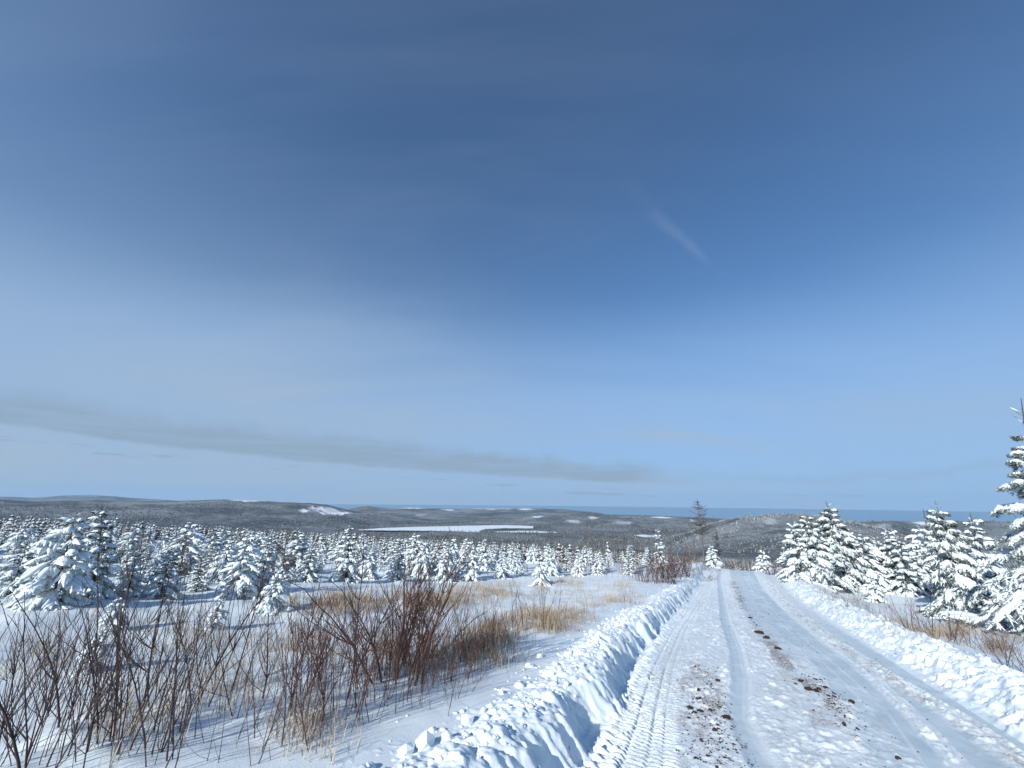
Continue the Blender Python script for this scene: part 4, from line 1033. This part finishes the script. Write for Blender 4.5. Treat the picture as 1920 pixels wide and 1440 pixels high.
# ------------------------------------------------------------------ bare and dying trees standing above the young wood
def bare_tree_meshes(seed, H, spread, nbr, tuft, tw=0.016):
    global rng
    keep = rng; rng = np.random.default_rng(seed); tr, br = Acc(), Acc()
    k = np.linspace(0, 1, 10); P = np.column_stack([0.02*H*np.cumsum(rng.normal(0, 0.25, 10))*k, 0.02*H*np.cumsum(rng.normal(0, 0.25, 10))*k, k*H-0.2*(1-k)])
    tr.tube(P, 0.015*H*(1-0.85*k)+0.010, 5)
    for b in range(nbr):
        f = rng.uniform(*tuft); z = f*9; j = min(int(z), 8); o = P[j]*(1-z+j)+P[j+1]*(z-j); l = spread*H*rng.uniform(0.4, 1.1)*(1.15-f); a = rng.random()*6.28
        m = np.linspace(0, 1, 5); up = rng.uniform(-0.2, 0.9)
        Q = o[None, :]+np.column_stack([np.cos(a)*l*m, np.sin(a)*l*m, l*up*m**1.4]); Q += rng.normal(0, 0.02*l, (5, 3))*m[:, None]
        br.tube(Q, 0.0055*H*(1-0.8*m)*(1-0.5*f)+0.008, 3)
        for t in range(4):
            kk = int(rng.integers(1, 4)); l2 = l*rng.uniform(0.2, 0.5); a2 = a+rng.uniform(-1.3, 1.3)
            e = Q[kk]+np.array([math.cos(a2)*l2, math.sin(a2)*l2, l2*rng.uniform(0.0, 0.9)]); br.tube(np.array([Q[kk], (Q[kk]+e)/2, e]), [tw, tw*0.8, tw*0.6], 3)
    rng = keep
    return tr.mesh('bare_trunk', [M_DEAD]), br.mesh('bare_branches', [M_DEAD]), H
BT = [bare_tree_meshes(700, 7, 0.12, 40, (0.15, 0.97)), bare_tree_meshes(701, 7, 0.08, 30, (0.2, 0.97)), bare_tree_meshes(702, 7, 0.16, 46, (0.25, 0.95))]
BT_TUFT = bare_tree_meshes(703, 9, 0.36, 62, (0.5, 0.95), 0.020)
BT_RED = bare_tree_meshes(704, 4, 0.30, 60, (0.10, 0.97))
def bare_at(u, vb, vt, m, label, group=None, dist=None):
    d = px_dir(u, vb)
    p = at(u, vb) if dist is None else None
    if p is None:
        hd = d[:2]/np.linalg.norm(d[:2])*dist; p = np.array([hd[0], hd[1], float(terrain(hd[0:1], hd[1:2])[0])])
    q = px_dir(u, vt); r_ = math.hypot(p[0], p[1]); h = HC+q[2]/math.hypot(q[0], q[1])*r_-p[2]
    e = bpy.data.objects.new('bare_tree', None); COL.objects.link(e); e.location = p; e.rotation_euler = (0, 0, random.random()*6.28); k = h/m[2]; e.scale = (k, k, k)
    link('trunk', m[0], e); link('branches', m[1], e); tag(e, label, 'tree', group); return e
bare_at(1322, 1060, 936, BT_TUFT, 'tall bare tree with tufted crown standing above the brow of the road', dist=75)
bare_at(1350, 1060, 968, BT[2], 'thin bare tree just right of the tall tufted one', dist=85)
bare_at(1305, 1060, 990, BT[1], 'short thin dead tree just left of the tall tufted one', dist=80)
rowb = [(1032, 975), (1048, 1000), (1075, 985), (1098, 990), (1112, 975), (1130, 985), (1150, 980), (1160, 1000), (1172, 985), (1198, 1000), (1218, 1002), (1225, 990), (1262, 995), (1290, 1005), (985, 1000), (955, 1005), (1390, 1020), (1405, 1015)]
for i, (u, vt) in enumerate(sorted(rowb)):
    bare_at(u, 1055, vt, BT[i % 3], 'thin bare grey tree in the row behind the thickets, %s from the left' % NTH[i], 'thin bare trees beyond the left field', dist=48+8*((i*7) % 5))
bare_at(525, 1100, 985, BT_RED, 'bushy leafless brown tree among the left-hand snowy spruces')
bare_at(838, 1092, 985, BT[1], 'lone bare pole tree behind the snow-bent spruce')
bare_at(245, 1100, 985, BT_RED, 'leafless dark shrubby tree behind the slender far-left spruce')
bare_at(330, 1100, 1000, BT_RED, 'leafless dark shrubby tree behind the dark left stems')
for i, u in enumerate((1765, 1778, 1790)): bare_at(u, 1104, 955+9*i, BT[i % 3], '%s of three thin bare saplings rising behind the right-hand spruces' % ['leftmost', 'middle', 'rightmost'][i], 'three bare saplings on the right')

# ------------------------------------------------------------------ dry grass
gg = np.random.default_rng(800)
def grass(name, patches, label):
    V, F, C = [], [], []; n = 0
    for (u0, u1, v0, v1, num, h0, h1, tone) in patches:
        us = gg.normal((u0+u1)/2, (u1-u0)*0.30, num); vs = gg.normal((v0+v1)/2, (v1-v0)*0.32, num)
        kp = vnoise(us/22, vs/8, 5)+gg.normal(0, 0.25, num) > -0.15; us, vs = us[kp], vs[kp]
        P = at_many(us, vs); m = len(P)
        for t in range(5):
            o = P+np.column_stack([gg.normal(0, 0.08, (m, 2)), np.full(m, -0.03)]); h = (h0*0.6+(h1*1.1-h0*0.6)*gg.beta(1.4, 2.6, m))[:, None]
            a = gg.random(m)*6.28; d = np.column_stack([np.cos(a), np.sin(a), np.zeros(m)]); bend = (0.08+1.25*gg.beta(1.4, 2.0, m))[:, None]
            wv = np.column_stack([-d[:, 1], d[:, 0], np.zeros(m)])*0.0032
            mid = o+np.array([0, 0, 0.6])*h+d*bend*h*0.25; tip = o+np.array([0, 0, 1.0])*h*(1-0.3*bend)+d*bend*h*0.75
            V.append(np.stack([o-wv, o+wv, mid+wv*0.8, mid-wv*0.8, tip], 1).reshape(-1, 3))
            b = (np.arange(m)*5)[:, None]+n
            F.append(np.concatenate([b+[0, 1, 2], b+[0, 2, 3], b+[3, 2, 4]])); n += 5*m
            c = np.array(tone)[None, :]*gg.uniform(0.6, 1.25, m)[:, None]; C.append(np.repeat(c, 5, axis=0))
    tag(link(name, mesh_np(name, np.vstack(V), [np.vstack(F)], np.vstack(C), False, [M_GRASS])), label, 'grass', None, 'stuff')
TAN = (0.40, 0.31, 0.21); BRN = (0.25, 0.175, 0.12); PALE = (0.46, 0.39, 0.30)
grass('dry_grass', [(540, 720, 1116, 1150, 800, 0.2, 0.42, TAN), (700, 900, 1110, 1144, 800, 0.2, 0.45, TAN), (850, 1000, 1094, 1122, 600, 0.2, 0.45, TAN), (960, 1090, 1145, 1182, 650, 0.18, 0.42, TAN), (1000, 1190, 1084, 1114, 800, 0.2, 0.45, PALE),
                    (1085, 1200, 1116, 1142, 420, 0.15, 0.35, PALE), (880, 960, 1150, 1215, 260, 0.2, 0.4, BRN), (200, 540, 1150, 1230, 420, 0.12, 0.32, PALE), (300, 540, 1230, 1330, 300, 0.1, 0.3, PALE), (150, 330, 1260, 1400, 200, 0.15, 0.35, PALE),
                    (520, 640, 1330, 1410, 200, 0.10, 0.25, PALE), (0, 140, 1190, 1280, 160, 0.12, 0.3, PALE), (640, 900, 1180, 1270, 700, 0.15, 0.4, BRN), (820, 960, 1190, 1250, 360, 0.15, 0.4, TAN), (480, 640, 1180, 1240, 160, 0.15, 0.35, TAN)],
      'dry tan grass poking through the snow left of the road')
grass('dry_grass', [(1650, 1830, 1170, 1206, 1000, 0.18, 0.42, TAN), (1830, 1920, 1195, 1230, 320, 0.15, 0.38, BRN), (1480, 1640, 1108, 1158, 520, 0.15, 0.4, BRN), (1640, 1700, 1160, 1180, 160, 0.2, 0.4, TAN)],
      'dry tan and brown grass behind the right-hand snow bank')

# ------------------------------------------------------------------ dirt clods on the road, lumps of snow on the banks
def rock_mesh(seed, mat, flat=0.7, sub=2, jag=0.05):
    import bmesh
    g_ = np.random.default_rng(seed); bm = bmesh.new(); bmesh.ops.create_icosphere(bm, subdivisions=sub, radius=1.0)
    off = g_.normal(size=(7, 3)); off /= np.linalg.norm(off, axis=1)[:, None]; am = g_.uniform(-0.28, 0.35, 7)
    for v in bm.verts:
        d = np.array(v.co); f = 1+float((am*np.clip(off @ d, 0, 1)**2).sum())+g_.normal(0, jag); v.co = v.co*f; v.co.z *= flat
        if v.co.z < -0.35: v.co.z = -0.35
    me = bpy.data.meshes.new('lump'); bm.to_mesh(me); bm.free(); me.materials.append(mat); return me
CL = [rock_mesh(900+i, M_CLOD, 0.75, 2 if i < 3 else 1, 0.15) for i in range(8)]
SN = [rock_mesh(950+i, M_SNOW, 0.75, 1, 0.13) for i in range(6)]
def road_point(s, w):
    s = np.atleast_1d(s).astype(float); w = np.atleast_1d(w).astype(float); x, y, z = road_base(s, w); return np.column_stack([x, y, z+all_surface(s, w)[0]])
cg = np.random.default_rng(910)
def small_lumps(name, pts, sizes, meshes, mat, label, cat):
    Vs, Fs = [], []; n = 0
    import bmesh
    base = []
    for q in range(5):
        bm = bmesh.new(); bmesh.ops.create_icosphere(bm, subdivisions=1, radius=1.0); v = np.array([list(x.co) for x in bm.verts]); f = np.array([[y.index for y in x.verts] for x in bm.faces]); bm.free()
        v = v*(1+cg.uniform(-0.3, 0.3, (len(v), 1))); v[:, 2] *= 0.7; base.append((v, f))
    for i, p in enumerate(pts):
        v, f = base[i % 5]; a = cg.random()*6.28; c, s_ = math.cos(a), math.sin(a)
        w = v @ np.array([[c, s_, 0], [-s_, c, 0], [0, 0, 1]]); Vs.append(w*sizes[i]+p); Fs.append(f+n); n += len(v)
    tag(link(name, mesh_np(name, np.vstack(Vs), [np.vstack(Fs)], None, mat is M_SNOW, [mat])), label, cat, None, 'stuff')
def g1_sample(num):
    s = cg.uniform(3.6, 8.6, num*3); w = cg.normal(0, 0.5, num*3)
    lo, hi = W_T1R(s)-0.02, W_G1R(s)+0.06; w = lo+(hi-lo)*cg.beta(1.9, 1.4, num*3); k = cg.random(num*3) < (1-0.75*ss(5.2, 8.6, s)); return s[k][:num], w[k][:num]
def g2_sample(num):
    s = cg.normal(8.0, 0.7, num); w = W_G2(s)+cg.normal(0.12, 0.13, num); return s, w
a1, b1 = g1_sample(46); a2, b2 = g2_sample(22); a3 = np.array([12.4, 12.7, 13.1, 14.5, 11.2, 16.0]); b3 = W_G2(a3)+np.array([0.06, 0.12, 0.0, 0.05, 0.1, 0.0])
CS, CW = np.concatenate([a1, a2, a3]), np.concatenate([b1, b2, b3]); CP = road_point(CS, CW)
CU, CV = pix_of(CP); order = np.argsort(CV)
cnt = {'near': 0, 'mid': 0, 'far': 0}
for i in order[::-1]:
    sz = 0.011+0.040*cg.beta(1.3, 3.2)
    if i >= 46+22: sz *= 2.0
    o = link('dirt_clod', CL[int(cg.integers(0, 8))], None, tuple(CP[i]+[0, 0, sz*0.1]), cg.random()*6.28, (sz*cg.uniform(0.8, 1.7), sz*cg.uniform(0.7, 1.2), sz*cg.uniform(0.7, 1.2)))
    if i < 46: txt, grp = 'in the near gravel streak', 'dirt clods in the near streak'; kq = 'near'
    elif i < 68: txt, grp = 'in the patch beside the icy lane', 'dirt clods in the patch by the icy lane'; kq = 'mid'
    else: txt, grp = 'farther up the road crown', 'dirt clods farther up the road'; kq = 'far'
    k_ = cnt[kq]; cnt[kq] += 1
    lab = 'dark brown frozen dirt clod %s, %s nearest the camera' % (txt, NTH[k_]) if k_ < 28 else 'dark brown dirt clod in the thinning far half of the gravel streak, %s along' % NTH[k_-28]
    tag(o, lab, 'clod', grp)
s1, w1 = g1_sample(1000); s2, w2 = g2_sample(420); s3 = cg.uniform(8.5, 26, 420); w3 = W_G2(s3)+cg.normal(0.03, 0.10, 420)
s4 = cg.uniform(3.6, 20, 260); w4 = cg.uniform(-0.6, 2.5, 260)
gs, gw = np.concatenate([s1, s2, s3, s4]), np.concatenate([w1, w2, w3, w4])
small_lumps('road_gravel', road_point(gs, gw), (0.003+0.014*cg.beta(1.2, 3.0, len(gs)))*(1+0.6*ss(8, 20, gs)), None, M_CLOD, 'loose brown gravel and dirt crumbs strewn along the packed snow road', 'gravel')

big = [(760, 1414, 0.055), (798, 1402, 0.075), (836, 1406, 0.05), (905, 1338, 0.030), (940, 1300, 0.032), (920, 1332, 0.028), (1012, 1232, 0.050), (1110, 1188, 0.05), (875, 1362, 0.05), (990, 1250, 0.04)]
for i, (u, v, sz) in enumerate(sorted(big)):
    p = at(u, v); S1, W1 = road_sw(p[0:1], p[1:2]); z = max(p[2], float(road_point(S1, W1)[0, 2]) if W1[0] > -2.7 else p[2])
    tag(link('snow_chunk', SN[i % 6], None, (p[0], p[1], z+sz*0.25), 1.3*i, (sz*1.15, sz*0.9, sz*1.1)), 'white snow chunk beside the crest of the left bank, %s from the left' % NTH[i], 'snow chunk', 'snow chunks by the left bank')
s5 = np.concatenate([cg.uniform(1.5, 12, 900), cg.uniform(12, 40, 500)]); w5 = W_FOOT(s5)-cg.gamma(3.0, 0.13, 1400)-0.25
s6 = np.concatenate([cg.uniform(4, 14, 350), cg.uniform(14, 40, 250)]); w6 = RFOOT+cg.gamma(2.5, 0.3, 600)
def lump_points(s, w):
    P = road_point(s, w); g_ = ground(P[:, 0], P[:, 1]); P[:, 2] = np.where((w < -2.7) | (w > 4.4), g_, np.maximum(P[:, 2], g_)); return P
ls, lw = np.concatenate([s5, s6]), np.concatenate([w5, w6])
small_lumps('snow_crumbs', lump_points(ls, lw), cg.gamma(1.6, 0.007, len(ls))+0.005, None, M_SNOW, 'small crumbs of ploughed snow strewn over both road banks', 'snow crumbs')

# ------------------------------------------------------------------ the air
def haze():
    import bmesh
    bm = bmesh.new(); bmesh.ops.create_cube(bm, size=1.0)
    x0, x1, y0, y1, z0, z1 = -17000, 17000, -1500, 17000, -190, 270
    for v in bm.verts: v.co = ((x0 if v.co.x < 0 else x1), (y0 if v.co.y < 0 else y1), (z0 if v.co.z < 0 else z1))
    me = bpy.data.meshes.new('haze'); bm.to_mesh(me); bm.free()
    m = bpy.data.materials.new('air'); m.use_nodes = True; nt = m.node_tree; nt.nodes.clear()
    o_ = nt.nodes.new('ShaderNodeOutputMaterial'); pv = nt.nodes.new('ShaderNodeVolumePrincipled')
    pv.inputs['Color'].default_value = (0.50, 0.76, 1.0, 1); pv.inputs['Density'].default_value = 0.00003; pv.inputs['Anisotropy'].default_value = 0.0
    nt.links.new(pv.outputs[0], o_.inputs['Volume']); me.materials.append(m)
    tag(link('haze', me), 'thin blue winter haze over the far valley and sea', 'haze', None, 'stuff')
haze()
